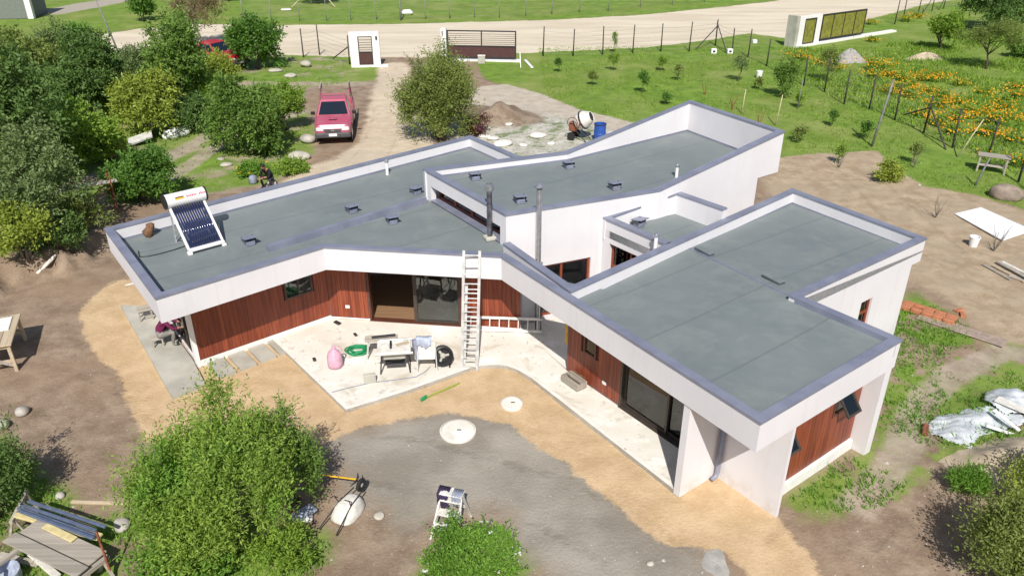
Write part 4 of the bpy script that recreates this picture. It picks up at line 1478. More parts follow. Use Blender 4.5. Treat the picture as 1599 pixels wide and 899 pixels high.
def patch(sc, thr):
    return lambda x, y, r: (np.sin(x * sc + 1.3 * np.sin(y * sc * .7)) + np.sin(y * sc * 1.3 + 2 * np.sin(x * sc * .6)) + r.normal(size=x.shape) * .5) > thr


tufts('lawn_grass', 'rough green grass blades over the lawn behind the house', 'lawn', 26000, (2, 34, 26, 62), .11, 'bright', 401, 3, patch(.8, -.6))
tufts('yard_weeds', 'patchy weeds in the bare soil right of the house', 'patchy', 22000, (5, 22, 10, 26), .11, 'herb', 402, 4, patch(1.3, .2))
tufts('meadow_herbs', 'tall light green herbs filling the flower meadow', 'meadow', 24000, (9, 40, 24, 68), .22, 'bright', 405, 4, patch(.7, -.3))
tufts('front_weeds', 'weeds around the bushes in the lower left corner', 'frontgrass', 9000, (-12, -1, 7, 15), .10, 'herb', 403, 4, patch(1.9, -.2))
tufts('left_grass', 'short grass between the trees on the left', 'leftgrass', 9000, (-26, -3, 22, 60), .12, 'bright', 404, 3, patch(.9, .3))

# loose pebbles
def pebbles():
    r = np.random.default_rng(55)
    mb = MB()
    spots = [(-12, 9, 9, 40, 500, .016), (2, 9, 8, 13, 120, .016), (-3.5, 3.5, 9, 14, 150, .014), (8, 20, 12, 34, 300, .02)]
    for x0, x1, y0, y1, n, s in spots:
        for _ in range(n):
            x, y = r.uniform(x0, x1), r.uniform(y0, y1)
            if zone_in('sand', x, y) > -.2 or (-11 < x < 11 and 15 < y < 28 and seg_sd(np.array([x]), np.array([y]), ROOF)[0] > -.3):
                continue
            q = s * r.lognormal(0, .5)
            z = gz(x, y)
            R = Matrix.Rotation(r.uniform(0, 6), 3, 'Z')
            vs = [R @ Vector(v) * q + Vector((x, y, z)) for v in ((1, 0, 0), (.2, .9, 0), (-.9, .3, 0), (-.3, -.8, 0), (.1, 0, .7), (-.2, .2, .6))]
            mb.add(vs, [(0, 1, 4), (1, 2, 5), (1, 5, 4), (2, 3, 5), (3, 0, 4), (3, 4, 5)])
    tag(obj('pebbles', mb, M['rock']), 'loose pale pebbles and crumbs scattered over the bare soil', 'pebbles', kind='stuff')


pebbles()


def chips():
    r = np.random.default_rng(77)
    mb = MB()
    for x0, x1, y0, y1, n in ((-11, 9, 9, 20, 120), (-2.5, .5, 9.5, 11.5, 60), (8, 18, 12, 30, 120), (-6, 1, 15.5, 19, 70)):
        for _ in range(n):
            x, y = r.uniform(x0, x1), r.uniform(y0, y1)
            inp = seg_sd(np.array([x]), np.array([y]), PATIO)[0]
            if seg_sd(np.array([x]), np.array([y]), ROOF)[0] > -.1 and inp < 0:
                continue
            z = (SL if inp > 0 else gz(x, y)) + .008
            l, w = r.uniform(.015, .06), r.uniform(.01, .025)
            mb.box((x, y, z), (l, w, .008), r.uniform(0, 3.1))
    tag(obj('wood_chips', mb, M['oldwood']), 'scattered pale wood chips and scraps over the yard', 'scraps', kind='stuff')


chips()
# ------------------------------------------------------------------ fences and gates
def post_line(name, label, pts, h, r=0.045, mat='post', wires=(0.2, 0.5, 0.8, 1.1, 1.4, 1.7), braces=(), cat='fence', lean=0.05, seed=1):
    rr = random.Random(seed)
    g0 = G(*pts[0])
    t = thing(name, label, cat, g0)
    tops = []
    for i, (a, b) in enumerate(pts):
        g = G(a, b)
        hh = h * rr.uniform(.94, 1.05)
        tp = g + Vector((rr.uniform(-lean, lean), rr.uniform(-lean, lean), hh))
        mb = MB().tube([g - Vector((0, 0, .1)), g.lerp(tp, .5), tp], [r * 1.1, r, r * .9], 7)
        obj('post', mb, M[mat], t, smooth=True)
        tops.append((g, tp))
    for f in wires:
        mb = MB()
        for (g0_, t0), (g1_, t1) in zip(tops[:-1], tops[1:]):
            a = g0_.lerp(t0, f / h)
            b = g1_.lerp(t1, f / h)
            m_ = (a + b) / 2 - Vector((0, 0, .03))
            mb.tube([a, m_, b], .007, 4, cap=False)
        obj('wire', mb, M['wire'], t)
    for (a, b, c, d, z0, z1) in braces:
        p, q = G(a, b), G(c, d)
        mb = MB().tube([p + Vector((0, 0, z0)), q + Vector((0, 0, z1))], r * .9, 6)
        obj('brace', mb, M[mat], t)
    return t


post_line('roadside_fence', 'wire fence with dark posts along the road right of the sliding gate', [(848, 88), (895, 88), (941, 86), (988, 83), (1032, 80), (1076, 80), (1117, 72)], 2.0, seed=2,
          braces=((1086, 78, 1117, 72, 0, 1.5),))
post_line('roadside_fence', 'wire fence with dark posts along the road left of the white pedestrian gate', [(474, 90), (499, 86), (546, 101)], 2.1, seed=3, braces=((520, 94, 546, 101, .1, 1.2),))
post_line('boundary_fence', 'long wire fence running diagonally between the lawn and the flower meadow',
          [(1117, 72), (1143, 84), (1168, 90), (1197, 104), (1255, 134), (1287, 144), (1318, 163), (1357, 171), (1397, 188), (1442, 208), (1487, 231), (1542, 248), (1590, 284), (1640, 318)], 1.9, seed=4,
          braces=((1477, 234, 1443, 208, 0, 1.35), (1408, 194, 1442, 208, .5, 1.3), (1135, 84, 1117, 72, 0, 1.6)))
post_line('far_fence', 'wire fence with thin grey posts on the far side of the road',
          [(380, 34), (424, 33), (468, 33), (510, 33), (548, 32), (588, 31), (664, 30), (702, 30), (741, 28), (780, 28), (821, 26), (862, 23), (905, 20), (950, 18), (1000, 12), (1050, 8), (1100, 4)], 2.0, .035, 'greypost', seed=5)
post_line('meadow_fence', 'wire fence with dark posts behind the olive gate at top right', [(1397, 38), (1411, 27), (1434, 20), (1455, 18), (1473, 14), (1500, 12)], 2.1, seed=6, braces=((1440, 22, 1455, 18, 0, 1.7), (1466, 16, 1473, 14, 0, 1.4)))
for a, b, h, r_, lab, mt, lx in ((626, 32, 2.7, .08, 'tall pale post standing on the far side of the road', 'greypost', 0), (1361, 229, 3.2, .055, 'tall grey pole standing in the lawn beside the diagonal fence', 'greypost', .35),
                                 (1158, 178, 1.35, .03, 'yellow stake standing in the lawn near the high roof end', 'stake', .05), (1211, 196, 1.6, .03, 'yellow stake standing beside the high roof corner', 'stake', .12),
                                 (1494, 246, 1.8, .03, 'pale leaning stake at the diagonal fence', 'stake', .75), (187, 86, 4.2, .06, 'leaning utility pole beside the road behind the left trees', 'greypost', -.9),
                                 (1522, 290, 1.2, .04, 'short grey leaning post near the wooden table', 'greypost', .3), (1245, 170, 1.6, .025, 'thin grey support pole beside a sapling near the fence', 'greypost', .05)):
    g = G(a, b)
    tp = g + Vector((lx, 0, h))
    tag(obj('pole' if h > 2 else 'stake', MB().tube([g - Vector((0, 0, .1)), g.lerp(tp, .5), tp], [r_ * 1.1, r_, r_ * .8], 8), M[mt], smooth=True), lab, 'pole' if h > 2 else 'stake')

M['wallwhite'] = simple('white_gate_wall', (0.76, 0.74, 0.72), 0.85, var=0.05)
M['maroon'] = simple('dark_maroon_sheet', (0.085, 0.040, 0.038), 0.5)
M['gateframe'] = simple('gate_frame_black', (0.05, 0.045, 0.05), 0.5, 0.3)
M['olivesheet'] = simple('olive_gate_sheet', (0.20, 0.20, 0.035), 0.7, var=0.25, scale=4, dirt=(0.30, 0.27, 0.06), dscale=3)
# pedestrian gate in its white portal
p0, p1 = G(549, 106, 0), G(595, 105, 0)
f = Frame(p0, p1)
t = thing('pedestrian_gate', 'white rendered portal with a narrow dark barred gate at the road', 'gate', p0)
w = f.L
obj('portal', wall(f, 0, w, 0, 2.32, [(w * .28, w * .76, .16, 2.05)], -.45, 0), M['wallwhite'], t)
mb = MB()
a, b = w * .28, w * .76
for s0, s1, z0, z1 in ((a, a + .06, .16, 2.05), (b - .06, b, .16, 2.05), (a + .06, b - .06, .16, .22), (a + .06, b - .06, 1.99, 2.05), (a + .06, b - .06, .98, 1.04)):
    f.box(mb, s0, s1, z0, z1, -.1, -.04)
gf = obj('gate_leaf', mb, M['gateframe'], t)
mb = MB()
f.box(mb, a + .06, b - .06, .22, .98, -.08, -.06)
obj('lower_panel', mb, M['maroon'], t)
for k in range(5):
    mb = MB()
    z = 1.13 + k * .165
    f.box(mb, a + .06, b - .06, z, z + .03, -.085, -.055)
    obj('bar', mb, M['gateframe'], gf)
mb = MB()
f.box(mb, w * .88, w * .94, 1.85, 2.05, 0, .08)
obj('wall_lamp', mb, M['darkmetal'], t)
mb = MB()
f.box(mb, w, w + .5, -.05, .12, -.4, .05)
obj('gate_footing', mb, M['wallwhite'], t)
# sliding gate
p0, p1 = G(699, 95, 0), G(806, 97, 0)
f = Frame(p0, p1)
w = f.L
t = thing('sliding_gate', 'wide dark sliding gate with bars above a maroon panel and a white pillar', 'gate', p0)
mb = MB()
f.box(mb, -.42, -.05, 0, 2.2, -.35, .05)
obj('pillar', mb, M['wallwhite'], t)
mb = MB()
f.box(mb, -.33, -.27, 1.75, 2.05, .05, .12)
obj('wall_lamp', mb, M['darkmetal'], t)
mb = MB()
f.box(mb, .5, w + .3, -.05, .14, -.35, .12)
obj('gate_kerb', mb, M['wallwhite'], t)
mb = MB()
for s0, s1, z0, z1 in ((0, .09, .22, 2.1), (w - .09, w, .22, 2.1), (.09, w - .09, 2.02, 2.1), (.09, w - .09, .22, .30), (.09, w - .09, 1.0, 1.08), (w * .5 - .04, w * .5 + .04, 1.08, 2.02)):
    f.box(mb, s0, s1, z0, z1, -.06, .02)
gf = obj('gate_leaf', mb, M['gateframe'], t)
mb = MB()
f.box(mb, .09, w - .09, .30, 1.0, -.03, -.01)
obj('lower_panel', mb, M['maroon'], t)
for k in range(6):
    mb = MB()
    z = 1.17 + k * .135
    f.box(mb, .09, w - .09, z, z + .025, -.03, -.008)
    obj('bar', mb, M['gateframe'], gf)
g = G(752, 100, 0)
mo = obj('gate_motor', MB().bevbox((g.x, g.y, .28), (.5, .36, .55), .04), M['slab_grey'], t)
obj('motor_cap', MB().bevbox((g.x, g.y, .57), (.54, .40, .05), .02), M['white_dusty'], mo)
# olive gate with white wall
p0, p1 = G(1246, 74, 0), G(1346, 58, 0)
f = Frame(p0, p1)
w = f.L
t = thing('olive_gate', 'white-framed gate with olive sheet panels at top right', 'gate', p0)
mb = MB()
f.box(mb, -.55, -.22, 0, 2.3, -.9, 0)
obj('pillar', mb, M['slab_grey'], t)
mb = MB()
f.box(mb, -.22, w * .27, 0, 2.25, -.12, -.06)
obj('portal', wall(f, -.22, w * .30, 0, 2.25, [(w * .05, w * .22, .15, 2.05)], -.25, 0), M['wallwhite'], t)
mb = MB()
f.box(mb, -.3, w * 1.55, -.05, .16, -.3, .22)
obj('gate_kerb', mb, M['wallwhite'], t)
for s0, s1, nn, z0, z1 in ((w * .05, w * .22, 1, .15, 2.05), (w * .31, w, 4, .28, 2.2)):
    mb = MB()
    for a, b, c, e in ((s0, s0 + .08, z0, z1), (s1 - .08, s1, z0, z1), (s0 + .08, s1 - .08, z0, z0 + .09), (s0 + .08, s1 - .08, z1 - .08, z1)):
        f.box(mb, a, b, c, e, -.08, .02)
    for k in range(1, nn):
        q = s0 + (s1 - s0) * k / nn
        f.box(mb, q - .03, q + .03, z0 + .09, z1 - .08, -.07, .01)
    gf = obj('gate_leaf', mb, M['gateframe'], t)
    for k in range(nn):
        a, b = s0 + .08 + (s1 - s0 - .16) * k / nn, s0 + .08 + (s1 - s0 - .16) * (k + 1) / nn
        mb = MB()
        f.box(mb, a, b, z0 + .09, z1 - .08, -.045, -.03)
        obj('sheet_panel', mb, M['olivesheet'], gf)

# ------------------------------------------------------------------ pickups
def paint(name, col):
    t = NT(name)
    n = t.noise(2.5, 4, vec=t.co('Object'))
    c = t.mix(t.remap(n, .35, .7, 0, .35), col, tuple(.5 * x + .16 for x in col))
    t.fin(c, t.remap(n, .3, .7, .36, .52), 0, .4)
    t.b.inputs['Coat Weight'].default_value = .2
    t.b.inputs['Coat Roughness'].default_value = .12
    return t.m


M['carglass'] = simple('dark_car_glass', (0.012, 0.018, 0.028), 0.06, 0, var=.05, spec=.8)
M['lamp'] = simple('headlamp_glass', (0.80, 0.80, 0.80), 0.12, .2, var=.03)
M['chrome'] = simple('chrome', (0.6, 0.6, 0.62), 0.15, 1.0, var=.03)
M['tyre'] = simple('tyre_rubber', (0.02, 0.02, 0.02), 0.85)
M['bumper'] = simple('grey_bumper', (0.075, 0.075, 0.08), 0.55)


def pickup(label, loc, rz, bodymat, rack=True):
    """nose along local -Y"""
    t = thing('pickup_truck', label, 'pickup', loc, rz)
    L_ = lambda n, mb, mat, par=None, sm=False: obj(n, mb, mat, par or t, smooth=sm, local=True)

    def loft(secs):
        """secs: y, half width low, half width top, z low, z top, z shoulder"""
        mb = MB()
        vs = []
        for y, wl, wt, z0, z1, zs in secs:
            vs += [(-wl * .94, y, z0), (-wl, y, z0 + .12), (-wl, y, zs), (-wt, y, z1 - .03), (-wt * .85, y, z1), (wt * .85, y, z1), (wt, y, z1 - .03), (wl, y, zs), (wl, y, z0 + .12), (wl * .94, y, z0)]
        k = 10
        fs = []
        for i in range(len(secs) - 1):
            for j in range(k):
                fs.append((i * k + j, i * k + (j + 1) % k, (i + 1) * k + (j + 1) % k, (i + 1) * k + j))
        fs += [tuple(range(k))[::-1], tuple(range((len(secs) - 1) * k, len(secs) * k))]
        return mb.add(vs, fs)
    body = L_('body', loft([(-2.38, .70, .62, .48, .80, .70), (-2.28, .82, .70, .42, .96, .84), (-1.7, .87, .76, .42, 1.03, .92), (-1.05, .88, .80, .40, 1.10, 1.0), (-.2, .88, .84, .38, 1.10, 1.04), (.72, .88, .84, .38, 1.10, 1.04)]), bodymat)
    L_('bonnet_scoop', MB().bevbox((0, -1.55, 1.07), (.42, .34, .05), .02), bodymat, body)
    L_('scoop_mouth', MB().bevbox((0, -1.73, 1.065), (.36, .03, .035), .008), M['black'], body)
    # load bed
    mb = MB()
    for sx in (-1, 1):
        mb.bevbox((sx * .83, 1.60, .80), (.10, 1.74, .62), .03)
    for i, sx in enumerate((-1, 1)):
        L_('bed_side', MB().bevbox((sx * .83, 1.60, .80), (.10, 1.74, .64), .03), bodymat)
    L_('tailgate', MB().bevbox((0, 2.44, .80), (1.58, .08, .60), .02), bodymat)
    L_('bed_floor', MB().bevbox((0, 1.58, .56), (1.56, 1.7, .06), .01), M['bumper'])
    # cab
    zb, zt = 1.08, 1.70
    bl = [(-.80, -1.02), (.80, -1.02), (.80, .70), (-.80, .70)]
    tl = [(-.62, -.38), (.62, -.38), (.63, .58), (-.63, .58)]
    mid_ = [(-.66, -.30), (.66, -.30), (.66, .52), (-.66, .52)]
    vs = [(x, y, zb) for x, y in bl] + [(x, y, zt - .05) for x, y in tl] + [(x * .93, y * .9 + .01, zt) for x, y in tl]
    cab = L_('cab', MB().add(vs, [(0, 1, 5, 4), (1, 2, 6, 5), (2, 3, 7, 6), (3, 0, 4, 7), (4, 5, 9, 8), (5, 6, 10, 9), (6, 7, 11, 10), (7, 4, 8, 11), (8, 9, 10, 11), (3, 2, 1, 0)]), bodymat)

    def pane(name, a, b, c, d, u0, u1, v0, v1, n):
        a, b, c, d = map(Vector, (a, b, c, d))
        def P(u, v):
            return (a.lerp(b, u)).lerp(d.lerp(c, u), v)
        pts = [P(u0, v0), P(u1, v0), P(u1, v1), P(u0, v1)]
        nn = (pts[1] - pts[0]).cross(pts[3] - pts[0]).normalized()
        if nn.dot(Vector(n)) < 0:
            nn = -nn
        vs = [p + nn * .008 for p in pts] + [p - nn * .01 for p in pts]
        L_(name, MB().add(vs, [(0, 1, 2, 3), (7, 6, 5, 4), (0, 4, 5, 1), (1, 5, 6, 2), (2, 6, 7, 3), (3, 7, 4, 0)]), M['carglass'], cab)
    B, Tt = [(x, y, zb) for x, y in bl], [(x, y, zt - .05) for x, y in tl]
    pane('windscreen', B[0], B[1], Tt[1], Tt[0], .05, .95, .06, .94, (0, -1, .5))
    pane('rear_window', B[2], B[3], Tt[3], Tt[2], .08, .92, .2, .88, (0, 1, .2))
    for i, (p, q, r_, s_, n) in enumerate(((B[1], B[2], Tt[2], Tt[1], (1, 0, .3)), (B[3], B[0], Tt[0], Tt[3], (-1, 0, .3)))):
        pane('side_window', p, q, r_, s_, .10 if i == 0 else .06, .50, .1, .9, n)
        pane('side_window', p, q, r_, s_, .54, .94 if i == 0 else .90, .1, .9, n)
    # front
    L_('grille', MB().bevbox((0, -2.385, .70), (.78, .03, .15), .01), M['bumper'])
    L_('grille_badge', MB().bevbox((0, -2.405, .71), (.16, .02, .09), .01), M['chrome'])
    for sx in (-1, 1):
        L_('headlight', MB().bevbox((sx * .60, -2.33, .76), (.36, .12, .20), .05), M['lamp'])
        L_('fog_light', MB().lathe((sx * .62, -2.43, .46), [(.07, -.01), (.07, .02), (.03, .03)], 10, M=Matrix.Rotation(math.pi / 2, 3, 'X')), M['lamp'])
        m = L_('mirror', MB().bevbox((sx * 1.0, -.78, 1.17), (.20, .10, .16), .03), M['black'])
        L_('wheel_arch', MB().lathe((sx * .86, -1.52, .38), [(.42, -.03), (.46, -.02), (.46, .03), (.42, .035)], 18, M=Matrix.Rotation(math.pi / 2, 3, 'Y'), close=False), M['bumper'])
        L_('door_handle', MB().bevbox((sx * .885, .05, .98), (.02, .14, .03), .008), M['black'])
    L_('bumper', MB().bevbox((0, -2.38, .48), (1.66, .20, .26), .06), M['bumper'])
    L_('number_plate', MB().bevbox((0, -2.49, .52), (.38, .012, .13), .004), M['white'])
    L_('rear_bumper', MB().bevbox((0, 2.54, .48), (1.5, .14, .18), .03), M['bumper'])
    for sx in (-1, 1):
        for y in (-1.52, 1.45):
            R = Matrix.Rotation(math.pi / 2, 3, 'Y')
            w_ = L_('wheel', MB().lathe((sx * .76, y, .36), [(.22, -.11), (.33, -.115), (.36, -.08), (.36, .08), (.33, .115), (.22, .11)], 20, M=R), M['tyre'])
            L_('rim', MB().lathe((sx * .83, y, .36), [(.22, -.05), (.22, .045), (.17, .055), (.05, .03), (.02, .05)], 16, M=R), M['chrome'], w_)
    if rack:
        mb = MB()
        rk = None
        for sx in (-1, 1):
            for y in (.95, 2.3):
                o = L_('rack_post', MB().bar((sx * .80, y, 1.1), (sx * .70, y + .02, 1.98), .05), bodymat)
            L_('rack_rail', MB().bar((sx * .70, .85, 2.0), (sx * .70, 2.45, 2.0), .05), M['oldwood'])
            L_('rack_brace', MB().bar((sx * .78, 1.0, 1.3), (sx * .72, 2.28, 1.9), .035), M['bumper'])
        L_('roof_bar', MB().bar((-.62, .40, 1.80), (.62, .40, 1.80), .05), bodymat)
        for sx in (-.5, .5):
            L_('bar_foot', MB().bar((sx, .40, 1.68), (sx, .40, 1.79), .05), bodymat)
    return t


gp = G(522, 226)
gq = G(533, 168)
ang = math.atan2(gq.y - gp.y, gq.x - gp.x) - math.pi / 2
d = Vector((-math.sin(ang), math.cos(ang), 0))
pickup('dusty rose-red pickup with a ladder rack parked on the sandy drive', (gp.x + d.x * 2.3, gp.y + d.y * 2.3, gz(gp.x, gp.y) + .01), ang, paint('rose_red_paint', (0.46, 0.085, 0.145)))
g = G(338, 104)
pickup('bright red pickup half hidden between the trees near the road', (g.x, g.y, g.z + .01), math.radians(62), paint('bright_red_paint', (0.42, 0.012, 0.025)), False)
# ------------------------------------------------------------------ on the roof
M['tube'] = simple('vacuum_tube', (0.030, 0.040, 0.115), 0.12, .3, var=.2, spec=.8)
M['red'] = simple('red_print', (0.45, 0.05, 0.06), 0.6)
M['yellow'] = simple('yellow_plastic', (0.70, 0.42, 0.03), 0.5)
M['blue'] = simple('blue_plastic', (0.025, 0.085, 0.36), 0.45)
M['pink'] = simple('pink_plastic', (0.62, 0.36, 0.46), 0.5)
M['green'] = simple('green_hose', (0.015, 0.26, 0.10), 0.4)
M['lime'] = simple('lime_handle', (0.25, 0.36, 0.03), 0.5)
M['rust'] = simple('rusty_steel', (0.22, 0.075, 0.04), 0.8, var=.4, scale=12)
M['brick'] = simple('clay_brick', (0.46, 0.185, 0.095), 0.9, var=.25, scale=5)
M['brownbag'] = simple('brown_sack', (0.16, 0.085, 0.045), 0.9, var=.4, scale=8)
M['cloth_blue'] = simple('pale_blue_cloth', (0.38, 0.42, 0.52), 0.9, var=.25)
M['cloth_grey'] = simple('grey_cloth', (0.24, 0.26, 0.33), 0.9, var=.25)
M['cloth_purple'] = simple('dark_purple_cloth', (0.035, 0.022, 0.060), 0.9, var=.3)
M['bluesteel'] = simple('blue_grey_profile', (0.16, 0.20, 0.30), 0.45, .4)
M['insul'] = simple('yellow_insulation', (0.62, 0.52, 0.26), 0.9)
M['polish'] = simple('white_sheet_film', (0.82, 0.82, 0.82), 0.5, var=.05)

fl, frt = G(296, 398, DECK), G(351, 383, DECK)
ang = math.atan2(frt.y - fl.y, frt.x - fl.x)
W = (frt - fl).length
swh = thing('solar_water_heater', 'solar water heater with white tank and dark glass tubes on the left roof', 'solar heater', fl, ang)
def LL(n, mb, mat, par=None, sm=False):
    return obj(n, mb, mat, par or swh, smooth=sm, local=True)
H0, Y0 = 1.02, 1.00
for x in (0.02, W - .02):
    LL('frame_rail', MB().bar((x, 0, .08), (x, Y0, H0), .06, .05), M['white'])
    LL('rear_leg', MB().bar((x, Y0 + .05, 0), (x, Y0, H0), .035), M['alu'])
    LL('foot', MB().bevbox((x, 0, .04), (.12, .12, .08), .01), M['white'])
    LL('side_brace', MB().bar((x, .5, .52), (x, Y0 + .04, .12), .025), M['alu'])
LL('bottom_rail', MB().bevbox((W / 2, -.01, .12), (W + .02, .10, .08), .01), M['white'])
LL('manifold_rail', MB().bevbox((W / 2, Y0 - .06, H0 - .10), (W - .06, .12, .05), .01, M=Matrix.Rotation(math.atan2(H0, Y0), 3, 'X')), M['vent'])
nt = 13
tm = mesh_of('vacuum_tube', MB().tube([(0, .04, .15), (0, Y0 - .04, H0 + .0)], .026, 8), M['tube'], True)
for i in range(nt):
    o = LL('vacuum_tube', tm, None)
    o.location = (.09 + (W - .18) * i / (nt - 1), 0, 0)
Rt = Matrix.Rotation(math.pi / 2, 3, 'Y')
tank = LL('tank', MB().lathe((W / 2, Y0 + .06, H0 + .16), [(.175, -(W + .12) / 2), (.19, -(W + .08) / 2), (.19, (W + .08) / 2), (.175, (W + .12) / 2)], 28, M=Rt), M['white'], sm=False)
for s in (-1, 1):
    LL('end_cap', MB().lathe((W / 2 + s * (W + .13) / 2, Y0 + .06, H0 + .16), [(.18, -.025), (.20, -.02), (.20, .02), (.15, .035)], 24, M=Rt), M['black'], tank)
# printing on the tank: a round black, red and gold mark and a line of red characters too small to read
def onTank(x, a, dx, da, th=.003):
    """small raised patch on the tank at angle a (0 faces the viewer, up positive)"""
    vs = []
    R0 = .19
    for rr in (R0 - .002, R0 + th):
        for (ux, ua) in ((-dx, -da), (dx, -da), (dx, da), (-dx, da)):
            aa = a + ua
            vs.append((x + ux, Y0 + .06 - rr * math.cos(aa), H0 + .16 + rr * math.sin(aa)))
    return vs, [(0, 1, 2, 3), (4, 5, 6, 7), (0, 1, 5, 4), (1, 2, 6, 5), (2, 3, 7, 6), (3, 0, 4, 7)]
mb = MB()
mb.add(*onTank(.30, .42, .12, .14))
LL('tank_emblem', mb, M['yellow'], tank)
LL('emblem_top', MB().add(*onTank(.30, .60, .11, .09, .005)), M['brownbag'], tank)
mb = MB()
x = .50
rr_ = random.Random(4)
for k in range(10):
    if k == 6:
        x += .05
    hgt = .16 if k in (0, 3, 7) else .11
    mb.add(*onTank(x, .50 + (hgt - .11) * .5, .016, hgt))
    x += .047
LL('tank_lettering', mb, M['red'], tank)

g = G(229, 370, DECK)
mb = MB().lathe((0, 0, 0), [(.05, 0), (.12, .03), (.14, .12), (.10, .26), (.12, .34), (.06, .42), (.02, .43)], 12)
mb.xf(Matrix.Translation((g.x, g.y, g.z + .005)) @ Matrix.Rotation(.5, 4, 'Z') @ Matrix.Rotation(math.radians(28), 4, 'Y'))
mb.v = [(x + .02 * math.sin(31 * z + 9 * x), y + .02 * math.sin(27 * z), z) for x, y, z in mb.v]
tag(obj('work_bag', mb, M['brownbag'], smooth=True), 'small brown bag slumped against the left roof parapet', 'bag')
pts = [G(a, b, DECK + .015) for a, b in ((216, 392), (218, 401), (232, 400), (250, 396), (272, 390), (292, 383))]
tag(obj('cable', MB().tube(pts, .014, 6), M['black']), 'dark cable running along the left roof to the solar heater', 'cable')

# ------------------------------------------------------------------ ladders
def ladder(name, label, a, b, width, rungs, side, mat, second=None):
    """a foot, b head, side the direction across"""
    a, b = Vector(a), Vector(b)
    t = thing(name, label, 'ladder', a)
    side = Vector(side).normalized()
    nrm = (b - a).normalized().cross(side)
    for s in (-1, 1):
        o = side * (width / 2 * s)
        obj('rail', MB().bar(a + o, b + o, .03, .07, up=side), mat, t)
    for k in range(rungs):
        p = a.lerp(b, (k + .5) / rungs)
        obj('rung', MB().tube([p - side * width / 2, p + side * width / 2], .017, 8), mat, t)
    return t, nrm


lf = fC.pt(0, 0, 0)
foot = G(733, 577, .06)
head = G(737, 396, T + .06)
hx = foot.x + (head.x - foot.x)
ladder('extension_ladder', 'long aluminium ladder leaning against the roof edge over the patio', (foot.x, foot.y, .02), (head.x, head.y - .03, T + .16), .40, 13, (1, -.05, 0), M['alu'])
ladder('extension_section', 'inner section of the leaning aluminium ladder, sliding between its rails', (foot.x + .02, foot.y + .13, .12), (head.x + .01, head.y - .03 - .9 * .12, T - .75), .32, 9, (1, -.05, 0), M['alu'])
a = fC.pt(4.02, .22, SL + .05)
b = fC.pt(6.15, .10, SL + .05)
sd = Vector((fC.n.x * .25, fC.n.y * .25, -1)).normalized()
ctr = Vector((0, 0, .19))
ladder('step_ladder', 'pale ladder lying on its edge along the wood wall by the entrance', a + ctr, b + ctr, .36, 8, sd, M['white_dusty'])

# ------------------------------------------------------------------ patio things
def legged(t, corners, z0, z1, mat, w=.045, name='leg', splay=0.0, local=True):
    for (x, y) in corners:
        obj(name, MB().bar((x * (1 + splay), y * (1 + splay), z0), (x, y, z1), w), mat, t, local=True)


def T_(px, py, z, name, label, cat, rz=0.0, group=None):
    p = G(px, py, z)
    return thing(name, label, cat, p, rz, group)


# table saw
t = T_(618, 574, SL, 'table_saw', 'dusty folding table saw standing in the middle of the patio', 'table saw', .12)
legged(t, [(-.32, -.22), (.32, -.22), (-.32, .22), (.32, .22)], 0, .56, M['darkmetal'], .035, splay=.18)
obj('saw_body', MB().bevbox((0, 0, .50), (.56, .44, .24), .03), M['slab_grey'], t, local=True)
tp = obj('table_top', MB().bevbox((0, 0, .65), (.86, .62, .05), .012), M['white_dusty'], t, local=True)
obj('fence_bar', MB().bevbox((.05, .24, .70), (.84, .06, .06), .01), M['alu'], t, local=True)
obj('blade_guard', MB().bevbox((-.08, -.02, .73), (.05, .30, .10), .02), M['black'], t, local=True)
obj('front_rail', MB().bevbox((0, -.34, .64), (.96, .05, .06), .008), M['alu'], t, local=True)
obj('lower_shelf', MB().bevbox((0, -.05, .22), (.5, .3, .03), .005), M['darkmetal'], t, local=True)
obj('motor', MB().lathe((.05, -.03, .34), [(.11, -.14), (.12, -.12), (.12, .12), (.09, .14)], 14, M=Rt), M['black'], t, local=True)
obj('off_cut', MB().bevbox((.22, .05, .69), (.34, .10, .03), .005, .4), M['rawwood'], t, local=True)
# sawhorse bench with offcuts beside it
t = T_(598, 556, SL, 'saw_horse', 'low trestle with offcuts behind the table saw', 'trestle', .1)
legged(t, [(-.34, -.12), (.34, -.12), (-.34, .12), (.34, .12)], 0, .52, M['alu'], .04, splay=.2)
obj('beam', MB().bevbox((0, 0, .56), (.85, .26, .05), .01), M['oldwood'], t, local=True)
obj('offcut', MB().bevbox((.06, .02, .605), (.62, .09, .04), .005, .12), M['darkmetal'], t, local=True)
# folding chair with clothes
t = T_(668, 574, SL, 'folding_chair', 'pale folding chair seen from behind on the patio', 'chair', .05)
for s in (-1, 1):
    obj('leg', MB().bar((s * .25, -.20, 0), (s * .22, .02, .92), .03), M['alu'], t, local=True)
    obj('leg', MB().bar((s * .24, .30, 0), (s * .22, -.02, .50), .03), M['alu'], t, local=True)
obj('seat', MB().bevbox((0, .16, .46), (.44, .40, .03), .01), M['white_dusty'], t, local=True)
obj('backrest', MB().bevbox((0, -.07, .56), (.43, .03, .46), .012, M=Matrix.Rotation(math.radians(-14), 3, 'X')), M['white_dusty'], t, local=True)


